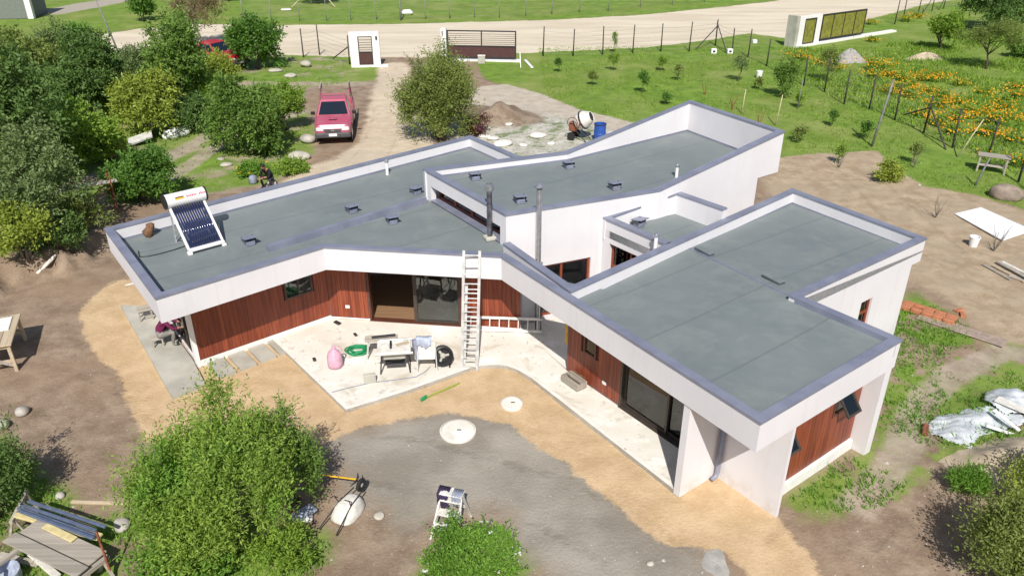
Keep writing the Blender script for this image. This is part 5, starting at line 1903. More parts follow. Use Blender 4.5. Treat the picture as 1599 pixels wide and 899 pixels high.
def drape(name, label, cat, c, w, front, back, mat, rz=0.0, tilt=0.0, seed=1, thick=.05, th=.014):
    """a cloth hung over an edge: front and back flaps with folds"""
    r = random.Random(seed)
    mb = MB()
    nx, nz = 10, 12
    prof = []
    for k in range(nz + 1):
        f = k / nz
        s = -front + (front + back) * f
        if s < 0:
            prof.append((-thick - (-s) * .12, s))
        else:
            prof.append((thick + s * .12, -s))
    vs = []
    for side in (0, 1):
        for k, (y, z) in enumerate(prof):
            for i in range(nx + 1):
                u = i / nx - .5
                wob = .018 * math.sin(u * 19 + seed) * min(1, abs(z) * 6) + .01 * math.sin(u * 37 + k * .3)
                hem = .05 * math.sin(u * 7 + seed * 2) * min(1, abs(z) * 4)
                ww_ = w * (1 - .12 * math.sin(abs(z) * 5))
                vs.append((u * ww_, y + wob + (th if side else 0), z + hem + (th if (side and abs(z) < .03) else 0)))
    n1 = (nx + 1) * (nz + 1)
    fs = []
    for side in (0, 1):
        for k in range(nz):
            for i in range(nx):
                q = side * n1 + k * (nx + 1) + i
                fs.append((q, q + 1, q + nx + 2, q + nx + 1))
    for k in range(nz):
        for i in (0, nx):
            q = k * (nx + 1) + i
            fs.append((q, q + nx + 1, q + nx + 1 + n1, q + n1))
    for i in range(nx):
        for k in (0, nz):
            q = k * (nx + 1) + i
            fs.append((q, q + 1, q + 1 + n1, q + n1))
    mb.add(vs, fs)
    mb.xf(Matrix.Translation(c) @ Matrix.Rotation(rz, 4, 'Z'))
    return tag(obj(name, mb, mat, smooth=True), label, cat)


p = G(668, 574, SL)
drape('work_clothes', 'pale blue clothes hung over the folding chair', 'clothes', (p.x - .06, p.y + .0, SL + .93), .40, .26, .3, M['cloth_blue'], .05, seed=2)
drape('trousers', 'grey-blue trousers hanging down the left side of the folding chair', 'clothes', (p.x - .27, p.y - .02, SL + .86), .15, .55, .3, M['cloth_grey'], .5, seed=3)
# black fan heater on a wheel behind the chair
t = T_(692, 570, SL, 'shop_fan', 'round black fan on a low stand right of the folding chair', 'fan', .0)
Rx = Matrix.Rotation(math.radians(80), 3, 'X') @ Matrix.Identity(3)
Rx = Matrix.Rotation(.3, 3, 'Z') @ Matrix.Rotation(math.radians(70), 3, 'X')
obj('housing', MB().lathe((0, 0, .30), [(.22, -.09), (.27, -.07), (.27, .07), (.22, .09), (.17, .03), (.17, -.03)], 20, M=Rx), M['black'], t, local=True)
obj('hub', MB().lathe((0, 0, .30), [(.07, -.05), (.07, .05), (.02, .07)], 12, M=Rx), M['slab_grey'], t, local=True)
for k in range(3):
    a_ = k * 2.1
    obj('blade', MB().bevbox(Vector((0, 0, .30)) + Rx @ Vector((.11 * math.cos(a_), .11 * math.sin(a_), 0)), (.12, .06, .01), .003, M=Rx @ Matrix.Rotation(a_, 3, 'Z')), M['slab_grey'], t, local=True)
for s in (-1, 1):
    obj('stand_foot', MB().bar((s * .18, -.12, .02), (s * .18, .14, .02), .04), M['darkmetal'], t, local=True)
    obj('stand_arm', MB().bar((s * .2, 0, .03), (s * .26, 0, .30), .025), M['darkmetal'], t, local=True)
# pink jug
t = T_(524, 572, SL, 'pink_container', 'big translucent pink plastic jug standing on the patio', 'jug', .3)
obj('jug_body', MB().lathe((0, 0, 0), [(.13, 0), (.19, .03), (.20, .16), (.19, .34), (.15, .44), (.07, .52), (.05, .54)], 18), M['pink'], t, smooth=True, local=True)
obj('spout', MB().lathe((0, 0, .53), [(.05, 0), (.055, .02), (.055, .08), (.04, .09)], 12), M['pink'], t, local=True)
obj('handle', MB().tube([(.05, 0, .58), (.12, 0, .60), (.19, 0, .52), (.185, 0, .40), (.16, 0, .36)], .018, 8), M['pink'], t, local=True)
# green hose heap
p = G(559, 549, SL)
r = random.Random(9)
pts = []
for k in range(110):
    a_ = k * .33
    rr = .18 + .08 * math.sin(k * .23) + .03 * r.random()
    pts.append((p.x + rr * 1.25 * math.cos(a_) + .05 * math.sin(k * .11), p.y + rr * .9 * math.sin(a_), SL + .02 + .10 * (k / 110) + .015 * math.sin(a_ * 2.7)))
tag(obj('garden_hose', MB().tube(pts, .019, 6), M['green'], smooth=True), 'tangled heap of green garden hose on the patio', 'hose')
p = G(578, 597, SL)
tag(obj('paving_block', MB().bevbox((p.x, p.y, SL + .13), (.30, .10, .26), .012, .25), M['slab_grey']), 'small grey block standing on edge near the patio border', 'block')
pts = [G(a, b, SL + .014) for a, b in ((518, 612), (545, 605), (580, 597), (615, 593), (650, 588), (664, 580), (672, 572))]
tag(obj('extension_cable', MB().tube(pts, .011, 6), M['cloth_grey']), 'thin grey extension cable lying across the patio', 'cable')
pts = [G(a, b, SL + .013) for a, b in ((700, 560), (704, 545), (712, 530), (722, 522))]
for a, b, s, lab in ((527, 505, .07, 'dark scrap of sheeting on the patio near the wood corner'), (491, 562, .05, 'small dark offcut on the left part of the patio'), (555, 523, .05, 'tiny dark offcut between hose and wall')):
    p = G(a, b, SL)
    tag(obj('offcut', MB().bevbox((p.x, p.y, SL + s * .4), (s * 3.2, s * 1.6, s * .8), .01, a * .1), M['darkmetal']), lab, 'offcut')
# toolbox crate
t = T_(896, 600, SL, 'wooden_crate', 'low open wooden crate on the walkway beside the wood wall', 'crate', math.atan2(-.8, .6))
for (c, s) in (((0, -.15, .10), (.62, .025, .19)), ((0, .15, .10), (.62, .025, .19)), ((-.30, 0, .10), (.025, .275, .19)), ((.30, 0, .10), (.025, .275, .19)), ((0, 0, .015), (.575, .275, .025))):
    obj('crate_board', MB().bevbox(c, s, .004), M['oldwood'], t, local=True)
obj('carry_bar', MB().bar((-.29, 0, .21), (.29, 0, .21), .03), M['oldwood'], t, local=True)
t2 = thing('terracotta_box', 'reddish box lid leaning on the wooden crate', 'box', G(903, 592, SL), math.atan2(-.8, .6))
obj('lid', MB().bevbox((0, .04, .17), (.48, .05, .30), .01, M=Matrix.Rotation(math.radians(-32), 3, 'X')), M['brownbag'], t2, local=True)
# hoe
a, b = G(662, 624), G(718, 599)
t = thing('garden_hoe', 'green hoe lying on the sand below the patio', 'hoe', a)
obj('handle', MB().tube([a + Vector((0, 0, .04)), b + Vector((0, 0, .03))], .018, 8), M['lime'], t)
obj('blade', MB().bevbox(a + Vector((0, 0, .05)), (.20, .06, .09), .01, .9), M['green'], t)
# concrete chamber lids
for a, b, rad, lab in ((715, 674, .42, 'large round concrete chamber lid where sand meets grey soil'), (799, 631, .27, 'small round concrete chamber lid on the sand')):
    p = G(a, b)
    t = thing('chamber_lid', lab, 'manhole', p)
    obj('lid', MB().lathe((0, 0, 0), [(rad * .93, -.04), (rad * .93, .045), (rad * .90, .052), (rad * .3, .055)], 36), M['concrete'], t, local=True)
    obj('rim', MB().lathe((0, 0, 0), [(rad * .94, -.05), (rad, -.05), (rad, .05), (rad * .94, .056)], 36, close=False), M['concrete_white'], t, local=True)
    obj('lift_ring', MB().bevbox((.03, 0, .062), (.1, .03, .02), .004), M['darkmetal'], t, local=True)
# chair behind the glass
def tub_chair(px, py, lab, rz):
    p = G(px, py, SL + .012)
    t = thing('indoor_chair', lab, 'chair', p, rz)
    obj('seat', MB().lathe((0, 0, .44), [(.24, 0), (.27, .03), (.27, .07), (.2, .09)], 18), M['black'], t, local=True)
    obj('backrest', MB().add(*arc_back()), M['black'], t, local=True)
    for s in (-1, 1):
        obj('leg_loop', MB().tube([(s * .20, -.18, .44), (s * .25, -.24, .02), (s * .25, .24, .02), (s * .20, .18, .44)], .014, 6), M['darkmetal'], t, local=True)


def arc_back():
    vs, fs = [], []
    n = 10
    for k in range(n + 1):
        a_ = math.radians(20 + 140 * k / n)
        for rr, z in ((.24, .52), (.27, .52), (.30, .86), (.27, .86)):
            vs.append((rr * math.cos(a_), rr * math.sin(a_), z))
    for k in range(n):
        for j in range(4):
            fs.append((k * 4 + j, k * 4 + (j + 1) % 4, k * 4 + 4 + (j + 1) % 4, k * 4 + 4 + j))
    fs += [(0, 1, 2, 3), (n * 4 + 3, n * 4 + 2, n * 4 + 1, n * 4)]
    return vs, fs


tub_chair(672, 478, 'dark chair behind the glass next to the open half of the sliding door', 2.4)
tub_chair(708, 482, 'dark chair behind the glass next to the leaning ladder', .6)
tag(obj('yellow_level', MB().bar(fD.pt(-.06, .03, .9), fD.pt(-.06, .03, 2.1), .06, .05), M['yellow']), 'yellow spirit level standing at the entrance corner of the wood wall', 'level')

# ------------------------------------------------------------------ people
def person(label, loc, rz, joints, edges, regions, mats, head, hair, facing, seat=None):
    """a continuous skinned body; joints name -> (xyz, radius); regions give the clothing by nearest joint"""
    t = thing('person', label, 'person', loc, rz)
    names = list(joints)
    me = bpy.data.meshes.new('body')
    me.from_pydata([joints[n][0] for n in names], [(names.index(a), names.index(b)) for a, b in edges], [])
    o = bpy.data.objects.new('body', me)
    COL.objects.link(o)
    sk = o.modifiers.new('skin', 'SKIN')
    for i, n in enumerate(names):
        r = joints[n][1]
        me.skin_vertices[0].data[i].radius = (r, r) if not isinstance(r, tuple) else r
    me.skin_vertices[0].data[names.index('pelvis')].use_root = True
    sb = o.modifiers.new('sub', 'SUBSURF')
    sb.levels = sb.render_levels = 2
    dg = bpy.context.evaluated_depsgraph_get()
    me2 = bpy.data.meshes.new_from_object(o.evaluated_get(dg))
    bpy.data.objects.remove(o)
    for m in mats:
        me2.materials.append(m)
    pts = [(Vector(joints[n][0]), regions.get(n, 0)) for n in names]
    for pl in me2.polygons:
        c = pl.center
        pl.material_index = min(pts, key=lambda q: (q[0] - c).length)[1]
        pl.use_smooth = True
    me2.name = 'body'
    body = bpy.data.objects.new('body', me2)
    COL.objects.link(body)
    body.parent = t
    hc = Vector(head)
    fd = Vector(facing).normalized()
    sdv = fd.cross(Vector((0, 0, 1))).normalized()
    upv = sdv.cross(fd).normalized()
    Mh = Matrix((sdv, fd, upv)).transposed()
    mb = MB().lathe(hc - upv * .05, [(.02, -.06), (.055, -.05), (.075, -.01), (.082, .04), (.085, .09), (.075, .14), (.045, .17), (.01, .18)], 16, M=Mh)
    hd = obj('head', mb, mats[-1], t, smooth=True, local=True)
    obj('nose', MB().bevbox(hc + fd * .085, (.022, .03, .035), .008, M=Mh), mats[-1], t, local=True)
    for s in (-1, 1):
        obj('ear', MB().bevbox(hc + sdv * s * .083 + upv * .01, (.015, .03, .05), .006, M=Mh), mats[-1], t, local=True)
        obj('eye', MB().bevbox(hc + fd * .078 + sdv * s * .032 + upv * .03, (.02, .01, .01), .003, M=Mh), M['black'], t, local=True)
    mb = MB().lathe(hc - upv * .05 - fd * .012, [(.080, .055), (.092, .07), (.094, .10), (.086, .15), (.055, .185), (.01, .195)], 16, M=Mh)
    obj('hair', mb, hair, t, smooth=True, local=True)
    # hands with five fingers
    for w_, e_ in (('wrist_r', 'elbow_r'), ('wrist_l', 'elbow_l')):
        wv, ev = Vector(joints[w_][0]), Vector(joints[e_][0])
        d_ = (wv - ev).normalized()
        s_ = d_.cross(Vector((0, 0, 1)))
        s_ = s_.normalized() if s_.length > .1 else Vector((1, 0, 0))
        u_ = s_.cross(d_)
        mb = MB()
        mb.tube([wv - d_ * .01, wv + d_ * .04, wv + d_ * .085], [.026, .036, .034], 8)
        for k, ln in enumerate((.055, .070, .075, .065)):
            b0 = wv + d_ * .08 + s_ * (-.027 + .018 * k)
            mb.tube([b0, b0 + d_ * ln * .5 - u_ * .012, b0 + d_ * ln * .8 - u_ * .035], [.009, .008, .006], 6)
        b0 = wv + d_ * .035 - s_ * .03
        mb.tube([b0, b0 + d_ * .03 - s_ * .025, b0 + d_ * .055 - s_ * .03 - u_ * .015], [.010, .009, .007], 6)
        obj('hand', mb, mats[-1], t, smooth=True, local=True)
    return t


M['skin'] = simple('skin', (0.36, 0.20, 0.13), 0.6, var=.08)
M['maroon_top'] = simple('maroon_shirt', (0.15, 0.014, 0.065), 0.9, var=.2)
M['dark_trousers'] = simple('dark_trousers', (0.035, 0.035, 0.045), 0.9, var=.2)
M['grey_trousers'] = simple('grey_trousers', (0.22, 0.21, 0.19), 0.9, var=.2)
M['black_top'] = simple('black_shirt', (0.012, 0.012, 0.016), 0.9, var=.2)
M['hair'] = simple('dark_hair', (0.018, 0.013, 0.010), 0.6)
ED = [('pelvis', 'waist'), ('waist', 'chest'), ('chest', 'neck'), ('neck', 'skull'), ('chest', 'shoulder_r'), ('shoulder_r', 'elbow_r'), ('elbow_r', 'wrist_r'), ('chest', 'shoulder_l'), ('shoulder_l', 'elbow_l'), ('elbow_l', 'wrist_l'),
      ('pelvis', 'hip_r'), ('hip_r', 'knee_r'), ('knee_r', 'ankle_r'), ('ankle_r', 'toe_r'), ('pelvis', 'hip_l'), ('hip_l', 'knee_l'), ('knee_l', 'ankle_l'), ('ankle_l', 'toe_l')]
# sitting low, bent forward; forward is local +Y
SIT = {'pelvis': ((0, -.05, .36), (.15, .12)), 'waist': ((0, .04, .52), (.14, .11)), 'chest': ((0, .20, .72), (.165, .12)), 'neck': ((0, .31, .86), .055), 'skull': ((0, .37, .91), .05),
       'shoulder_r': ((.17, .23, .76), .068), 'elbow_r': ((.23, .40, .54), .047), 'wrist_r': ((.12, .60, .50), .034), 'shoulder_l': ((-.17, .23, .76), .068), 'elbow_l': ((-.22, .42, .56), .047), 'wrist_l': ((-.08, .62, .56), .034),
       'hip_r': ((.10, 0, .34), .10), 'knee_r': ((.20, .40, .44), .066), 'ankle_r': ((.18, .32, .07), .045), 'toe_r': ((.19, .48, .035), .036),
       'hip_l': ((-.10, 0, .34), .10), 'knee_l': ((-.20, .38, .44), .066), 'ankle_l': ((-.18, .30, .07), .045), 'toe_l': ((-.19, .46, .035), .036)}
REG = {k: 1 for k in ('pelvis', 'hip_r', 'hip_l', 'knee_r', 'knee_l', 'ankle_r', 'ankle_l')}
REG.update({'toe_r': 2, 'toe_l': 2, 'neck': 3, 'skull': 3, 'wrist_r': 3, 'wrist_l': 3})
gp_ = G(252, 538, SL)
person('person in a maroon top sitting bent forward on a stool at the glazed door', gp_, math.radians(-70), SIT, ED, REG, [M['maroon_top'], M['grey_trousers'], M['black'], M['skin']], (0, .42, .96), M['hair'], (0, .8, -.5))
def stool(px, py, z, lab, rz, sc=1.0):
    t = T_(px, py, z, 'wooden_stool', lab, 'stool', rz)
    obj('seat', MB().bevbox((0, 0, .25 * sc), (.30 * sc, .26 * sc, .03), .008), M['oldwood'], t, local=True)
    for x in (-.11, .11):
        for y in (-.09, .09):
            obj('leg', MB().bar((x * 1.15 * sc, y * 1.15 * sc, 0), (x * sc, y * sc, .24 * sc), .035), M['oldwood'], t, local=True)
    for y in (-.09, .09):
        obj('stretcher', MB().bar((-.11 * sc, y * 1.08 * sc, .11 * sc), (.11 * sc, y * 1.08 * sc, .11 * sc), .022), M['oldwood'], t, local=True)


tt = math.radians(-70)
sx, sy = gp_.x - math.sin(tt) * -.06, gp_.y + math.cos(tt) * -.06
t = thing('wooden_stool', 'low wooden stool under the person in maroon', 'stool', (sx, sy, SL), .4)
obj('seat', MB().bevbox((0, 0, .235), (.30, .26, .03), .008), M['oldwood'], t, local=True)
for x in (-.11, .11):
    for y in (-.09, .09):
        obj('leg', MB().bar((x * 1.15, y * 1.15, 0), (x, y, .225), .035), M['oldwood'], t, local=True)
stool(229, 497, SL, 'low pale wooden stool alone on the left slab', .5, 1.35)
gk = G(424, 290)
person('person in black clothes crouching beside the flower bed behind the house', gk, math.radians(165), SIT, ED, REG, [M['black_top'], M['dark_trousers'], M['black'], M['skin']], (0, .42, .96), M['hair'], (0, .8, -.45))
p = G(424, 290)
tag(obj('garden_rock', MB().bevbox((p.x + .01, p.y + .05, p.z + .10), (.36, .32, .22), .06, .3), M['rock']), 'flat grey rock under the person in black', 'rock')
mb = MB().lathe(G(396, 286), [(.14, 0), (.20, .04), (.17, .16), (.19, .24), (.11, .34), (.03, .35)], 7)
tag(obj('backpack', mb, M['cloth_grey'], smooth=True), 'greyish blue rucksack on the ground left of the person in black', 'bag')
# ------------------------------------------------------------------ yard things
def rock(px, py, s, lab, seed, mat='rock', flat=.65, asp=1.0):
    r = np.random.default_rng(seed)
    g = G(px, py)
    mb = MB()
    n, m = 14, 9
    vs, fs = [], []
    bumps = [(unit(r.normal(size=3)), r.uniform(-.35, .3)) for _ in range(9)]
    for j in range(m + 1):
        th = math.pi * j / m
        for i in range(n):
            ph = 2 * math.pi * i / n
            d = np.array([math.sin(th) * math.cos(ph), math.sin(th) * math.sin(ph), math.cos(th)])
            k = 1 + sum(a * max(0, d @ b) ** 4 for b, a in bumps)
            vs.append((g.x + d[0] * s * k * asp, g.y + d[1] * s * k, g.z + s * flat * .55 + d[2] * s * k * flat))
    for j in range(m):
        for i in range(n):
            fs.append((j * n + i, (j + 1) * n + i, (j + 1) * n + (i + 1) % n, j * n + (i + 1) % n))
    mb.add(vs, fs)
    return tag(obj('boulder', mb, M[mat], smooth=True), lab, 'rock')


rock(35, 646, .17, 'grey rock on bare soil at the left, below the workbench', 1)
rock(4, 668, .20, 'pale rock cut by the left edge above the dark bush', 2, 'rock_pale')
rock(95, 775, .10, 'small grey rock near the blue-grey metal profiles', 3)
rock(190, 822, .17, 'jagged grey rock right of the metal profiles', 4, 'rock', .6)
rock(478, 105, .45, 'pale boulder on the grass left of the white pedestrian gate', 5, 'rock_pale')
rock(453, 120, .30, 'low pale rock between the roadside tree and the pickup', 6, 'rock_pale', .5, 1.4)
rock(430, 112, .34, 'low white rock in the shade edge of the roadside tree', 7, 'rock_pale', .4, 1.5)
rock(468, 248, .42, 'pale rounded boulder in front of the parked pickup', 8, 'rock_pale', .55, 1.3)
rock(480, 222, .38, 'dark boulder in shade beside the pickup nose', 9)
M['rock_brown'] = simple('brown_boulder', (0.27, 0.215, 0.17), 0.9, var=0.3, scale=3, bump=0.8, dirt=(0.16, 0.125, 0.10), dscale=2)
rock(1570, 308, .52, 'big brown-grey boulder on the grass at the right edge', 10, 'rock_brown', .6, 1.3)
rock(1015, 880, .07, 'small pale rock on grey soil at the bottom edge', 11, 'rock_pale')
rock(355, 258, .22, 'pale stone edging the flower bed', 12, 'rock_pale', .4, 1.3)
rock(345, 250, .18, 'small pale stone at the left end of the flower bed', 13, 'rock_pale', .4)
rock(592, 806, .11, 'flat grey stone beside the overturned wheelbarrow', 14, 'rock_pale', .35)
for i, (a, b) in enumerate(((795, 195), (770, 218), (785, 226), (818, 228), (756, 214), (840, 214), (862, 225))):
    rock(a, b, .16 + .08 * (i % 3), ('white broken slab on the rubble patch nearest the dirt heap', 'broken white lump at the left rim of the rubble', 'tilted white slab on the rubble', 'white rubble lump at the house edge of the patch', 'small white lump beside the purple shrub', 'flat white lump in the middle of the rubble patch', 'pale lump at the right side of the rubble patch')[i], 20 + i, 'white_dusty', .45, 1.4)


def heap(px, py, rx, ry, h, lab, mat, seed, cat='heap'):
    r = np.random.default_rng(seed)
    g = G(px, py)
    mb = MB()
    n, m = 26, 9
    vs, fs = [], []
    for j in range(m + 1):
        f = j / m
        for i in range(n):
            a_ = 2 * math.pi * i / n
            k = 1 + .12 * math.sin(3 * a_ + seed) + .08 * math.sin(5 * a_ + 2 * seed)
            x, y = g.x + rx * k * f * math.cos(a_), g.y + ry * k * f * math.sin(a_)
            vs.append((x, y, gz(x, y) - .02 * (f > .95) + h * (.5 + .5 * math.cos(math.pi * f)) * (1 + .15 * math.sin(4 * a_ + 6 * f))))
    for j in range(m):
        for i in range(n):
            fs.append((j * n + i, (j + 1) * n + i, (j + 1) * n + (i + 1) % n, j * n + (i + 1) % n))
    return tag(obj('gravel_pile' if cat == 'heap' and mat == M['gravel'] else ('cement_spill' if cat == 'cement' else 'sand_pile'), mb.add(vs, fs), mat, smooth=True), lab, cat)


M['gravel'] = simple('grey_gravel', (0.33, 0.31, 0.29), .95, var=.25, scale=9, bump=.6)
M['sandheap'] = simple('pale_sand_heap', (0.46, 0.38, 0.27), .95, var=.2, scale=3, bump=.4, dirt=(.3, .25, .18))
M['cementspill'] = simple('cement_spill', (0.36, 0.345, 0.315), .95, var=.2, scale=3, bump=.4)
heap(1325, 95, 1.35, 1.1, .75, 'grey gravel heap on the grass below the olive gate', M['gravel'], 3)
heap(1445, 92, 1.7, .8, .42, 'low pale sand heap with a hollow at top right', M['sandheap'], 4)
heap(1118, 880, .26, .42, .03, 'dried cement spill where the sand ends at the bottom', M['cementspill'], 5, 'cement')
heap(1600, 725, 1.5, 1.0, .30, 'sand heap under the plastic sheet at the right edge', M['sandheap'], 6)

# workbench at the left edge
t = thing('workbench', 'rough timber workbench at the left edge with a dark shadow beside it', 'workbench', G(2, 560), math.radians(112))
for y in (-.42, -.14, .14, .42):
    obj('top_board', MB().bevbox((0, y, .80), (1.75, .272, .04), .006), M['rawwood'], t, local=True)
for x in (-.78, .78):
    for y in (-.46, .46):
        obj('leg', MB().bar((x * 1.05, y * 1.05, -.02), (x, y, .78), .08), M['rawwood'], t, local=True)
    obj('cross_bar', MB().bar((x, -.46, .30), (x, .46, .30), .05, .08), M['rawwood'], t, local=True)
    obj('apron', MB().bar((x, -.50, .73), (x, .50, .73), .04, .10), M['rawwood'], t, local=True)
obj('diagonal_brace', MB().bar((-.80, -.44, .18), (-.80, .44, .70), .04, .08), M['oldwood'], t, local=True)
wb = G(2, 560)
M['paper'] = simple('white_paper', (0.76, 0.75, 0.71), .8, var=.05)
tag(obj('panel_offcut', MB().bevbox((wb.x - .02, wb.y + .35, wb.z + .835), (.55, .75, .03), .006, .4), M['paper']), 'white panel offcut lying on the left workbench', 'panel')

# planks on trestles in the lower left corner
def plank(name, lab, a, b, w, th, mat, cat='plank', grp=None):
    a, b = Vector(a), Vector(b)
    M3 = None
    d = (b - a)
    x = d.normalized()
    y = Vector((0, 0, 1)).cross(x).normalized()
    z = x.cross(y)
    mb = MB().bevbox((a + b) / 2, (d.length, w, th), .006, M=Matrix((x, y, z)).transposed())
    return tag(obj(name, mb, mat), lab, cat, grp)


zt = .42
for (a, b, sx) in ((40, 856, 0), (130, 905, 0)):
    g = G(a, b + 24)
    t = thing('trestle', 'trestle carrying the left ends of the planks' if a == 40 else 'trestle carrying the right ends of the planks', 'trestle', g, math.radians(62))
    obj('beam', MB().bar((-.62, 0, zt - .04), (.62, 0, zt - .04), .08), M['oldwood'], t, local=True)
    for s in (-.5, .5):
        for q in (-1, 1):
            obj('leg', MB().bar((s, q * .22, -.02), (s, q * .03, zt - .08), .05), M['oldwood'], t, local=True)
def P_(a, b, z):
    return G(a, b, z)
plank('grey_plank', 'long pale grey plank on top at the lower left corner', P_(14, 838, zt + .10), P_(128, 893, zt + .10), .26, .035, M['oldwood'])
plank('broad_board', 'broad stained board on the trestles beside the long grey plank', P_(44, 822, zt + .03), P_(152, 872, zt + .03), .40, .04, M['oldwood'])
plank('narrow_plank', 'narrow pale plank between the broad board and the long plank', P_(58, 838, zt + .025), P_(120, 872, zt + .025), .09, .035, M['rawwood'])
plank('insulation_strip', 'yellow insulation strip under the metal profiles', P_(26, 802, zt + .02), P_(156, 838, zt + .02), .16, .05, M['insul'])
plank('yellow_board', 'yellow timber board beside the broad stained board', P_(70, 820, zt + .085), P_(116, 842, zt + .085), .14, .03, M['insul'])
for i, (a, b, c, d) in enumerate(((28, 793, 148, 836), (34, 788, 150, 828), (44, 782, 165, 822), (30, 797, 146, 840))):
    plank('metal_profile', ('blue-grey metal profile second from the insulation strip', 'blue-grey metal profile in the middle of the bundle', 'blue-grey metal profile farthest from the planks', 'blue-grey metal profile lying nearest the insulation strip')[i], P_(a, b, zt + .09 + .012 * i), P_(c, d, zt + .09 + .012 * i), .06, .05, M['bluesteel'], 'profile', 'metal profiles on the trestles')
t = thing('profile_trestle', 'low trestle under the far ends of the metal profiles', 'trestle', G(38, 818), .2)
obj('beam', MB().bar((0, -.4, .42), (0, .5, .42), .06), M['oldwood'], t, local=True)
for s in (-.3, .4):
    for q in (-1, 1):
        obj('leg', MB().bar((q * .16, s, -.02), (q * .02, s, .40), .04), M['oldwood'], t, local=True)
for i, (a, b, c, d, z_, mt) in enumerate(((0, 868, 62, 884, .05, 'oldwood'), (38, 858, 92, 905, .09, 'white_dusty'), (95, 878, 150, 912, .05, 'oldwood'))):
    plank('spare_plank', ('grey plank lying under the left end of the trestle planks', 'pale plank lying slantwise below the long grey plank', 'grey plank lying below the right end of the long grey plank')[i], G(a, b) + Vector((0, 0, z_)), G(c, d) + Vector((0, 0, z_)), .13, .04, M[mt])
a = G(176, 903)
tag(obj('steel_rod', MB().tube([a, a + Vector((-.12, .15, 1.0))], .022, 8), M['rust']), 'rusty steel rod standing upright beside the plank trestles', 'rod')
plank('ground_plank', 'weathered plank lying on the ground left of the big bush', G(112, 785) + Vector((0, 0, .03)), G(208, 788) + Vector((0, 0, .03)), .07, .05, M['rawwood'])
plank('ground_plank', 'pale plank lying at the top of the dirt bank on the left', G(54, 414) + Vector((0, 0, .05)), G(88, 400) + Vector((0, 0, .05)), .12, .05, M['white_dusty'])
plank('ground_plank', 'short white board on the soil near the left slab corner', G(196, 447) + Vector((0, 0, .03)), G(212, 443) + Vector((0, 0, .03)), .10, .03, M['white_dusty'])
mb = MB().lathe(G(8, 912), [(.26, 0), (.30, .06), (.31, .30), (.28, .30), (.26, .08), (.02, .06)], 18)
tag(obj('plastic_tub', mb, M['cloth_blue'], smooth=False), 'pale blue plastic tub in the bottom left corner', 'tub')

# white step stand with clothes near the bottom centre
g = G(705, 822)
t = thing('step_stand', 'white wooden stepped stand near the bottom centre', 'step stool', g, math.radians(-16))
for k, (y, z, wd) in enumerate(((-.26, .22, .50), (-.10, .44, .46), (.06, .66, .42))):
    obj('tread', MB().bevbox((0, y, z), (wd, .20, .035), .008), M['white_dusty'], t, local=True)
for s in (-1, 1):
    obj('side_rail', MB().bar((s * .27, -.40, -.02), (s * .20, .12, .76), .035, .10), M['white_dusty'], t, local=True)
    obj('rear_leg', MB().bar((s * .25, .42, -.02), (s * .20, .14, .72), .04), M['white_dusty'], t, local=True)
obj('top_board', MB().bevbox((0, .12, .78), (.46, .24, .035), .008), M['white_dusty'], t, local=True)
obj('rear_tie', MB().bar((-.235, .33, .28), (.235, .33, .28), .03, .06), M['white_dusty'], t, local=True)
c_, s_ = math.cos(math.radians(-16)), math.sin(math.radians(-16))
for dx, wd, fr_, mt, lab, sd_ in ((-.17, .24, .30, 'cloth_purple', 'dark purple jacket hung over the white stepped stand', 5), (.12, .20, .20, 'cloth_grey', 'grey-blue shirt hung over the white stepped stand', 6)):
    drape('jacket' if sd_ == 5 else 'shirt', lab, 'clothes', (g.x + c_ * dx - s_ * .10, g.y + s_ * dx + c_ * .10, g.z + .815), wd, fr_, .22, M[mt], math.radians(-16), seed=sd_, thick=.10)

# overturned wheelbarrow with a pickaxe lying over it
g = G(545, 800)
t = thing('wheelbarrow', 'overturned pale wheelbarrow with dark legs beside the big bush', 'wheelbarrow', g, math.radians(-25))
t.scale = (.82, .82, .82)
mb = MB()
vs, fs = [], []
lay = ((1.0, .02), (1.03, .05), (.97, .12), (.88, .22), (.74, .32), (.55, .37), (.25, .385))
for k_, z_ in lay:
    for i in range(22):
        a_ = 2 * math.pi * i / 22
        cx_, cy_ = math.cos(a_), math.sin(a_)
        ex = abs(cx_) ** .75 * math.copysign(1, cx_)
        ey = abs(cy_) ** .75 * math.copysign(1, cy_)
        vs.append((.33 * k_ * ex * (1 - .12 * ey), .46 * k_ * ey, z_ + .01))
for j in range(len(lay) - 1):
    for i in range(22):
        fs.append((j * 22 + i, j * 22 + (i + 1) % 22, j * 22 + 22 + (i + 1) % 22, j * 22 + 22 + i))
fs.append(tuple(range((len(lay) - 1) * 22, len(lay) * 22)))
obj('tub', mb.add(vs, fs), M['white_dusty'], t, smooth=True, local=True)
for s in (-1, 1):
    obj('handle', MB().tube([(s * .13, .45, .40), (s * .18, -.1, .385), (s * .25, -.85, .12)], .017, 8), M['darkmetal'], t, local=True)
    obj('leg', MB().tube([(s * .18, -.12, .39), (s * .22, -.20, .62), (s * .10, -.22, .64)], .014, 6), M['darkmetal'], t, local=True)
w_ = obj('wheel', MB().lathe((0, .58, .43), [(.10, -.03), (.16, -.04), (.18, 0), (.16, .04), (.10, .03)], 18, M=Rt), M['tyre'], t, local=True)
obj('hub', MB().lathe((0, .58, .43), [(.09, -.02), (.09, .02), (.02, .04)], 12, M=Rt), M['alu'], w_, local=True)
p, q = G(500, 741, .42), G(557, 748, .42)
t = thing('pickaxe', 'pickaxe with an orange-yellow handle lying across the wheelbarrow', 'pickaxe', (q.x, q.y, .38))
obj('handle', MB().tube([p, p.lerp(q, .5), q], [.018, .017, .022], 8), M['yellow'], t)
d_ = (q - p).normalized()
s_ = Vector((0, 0, 1)).cross(d_).normalized()
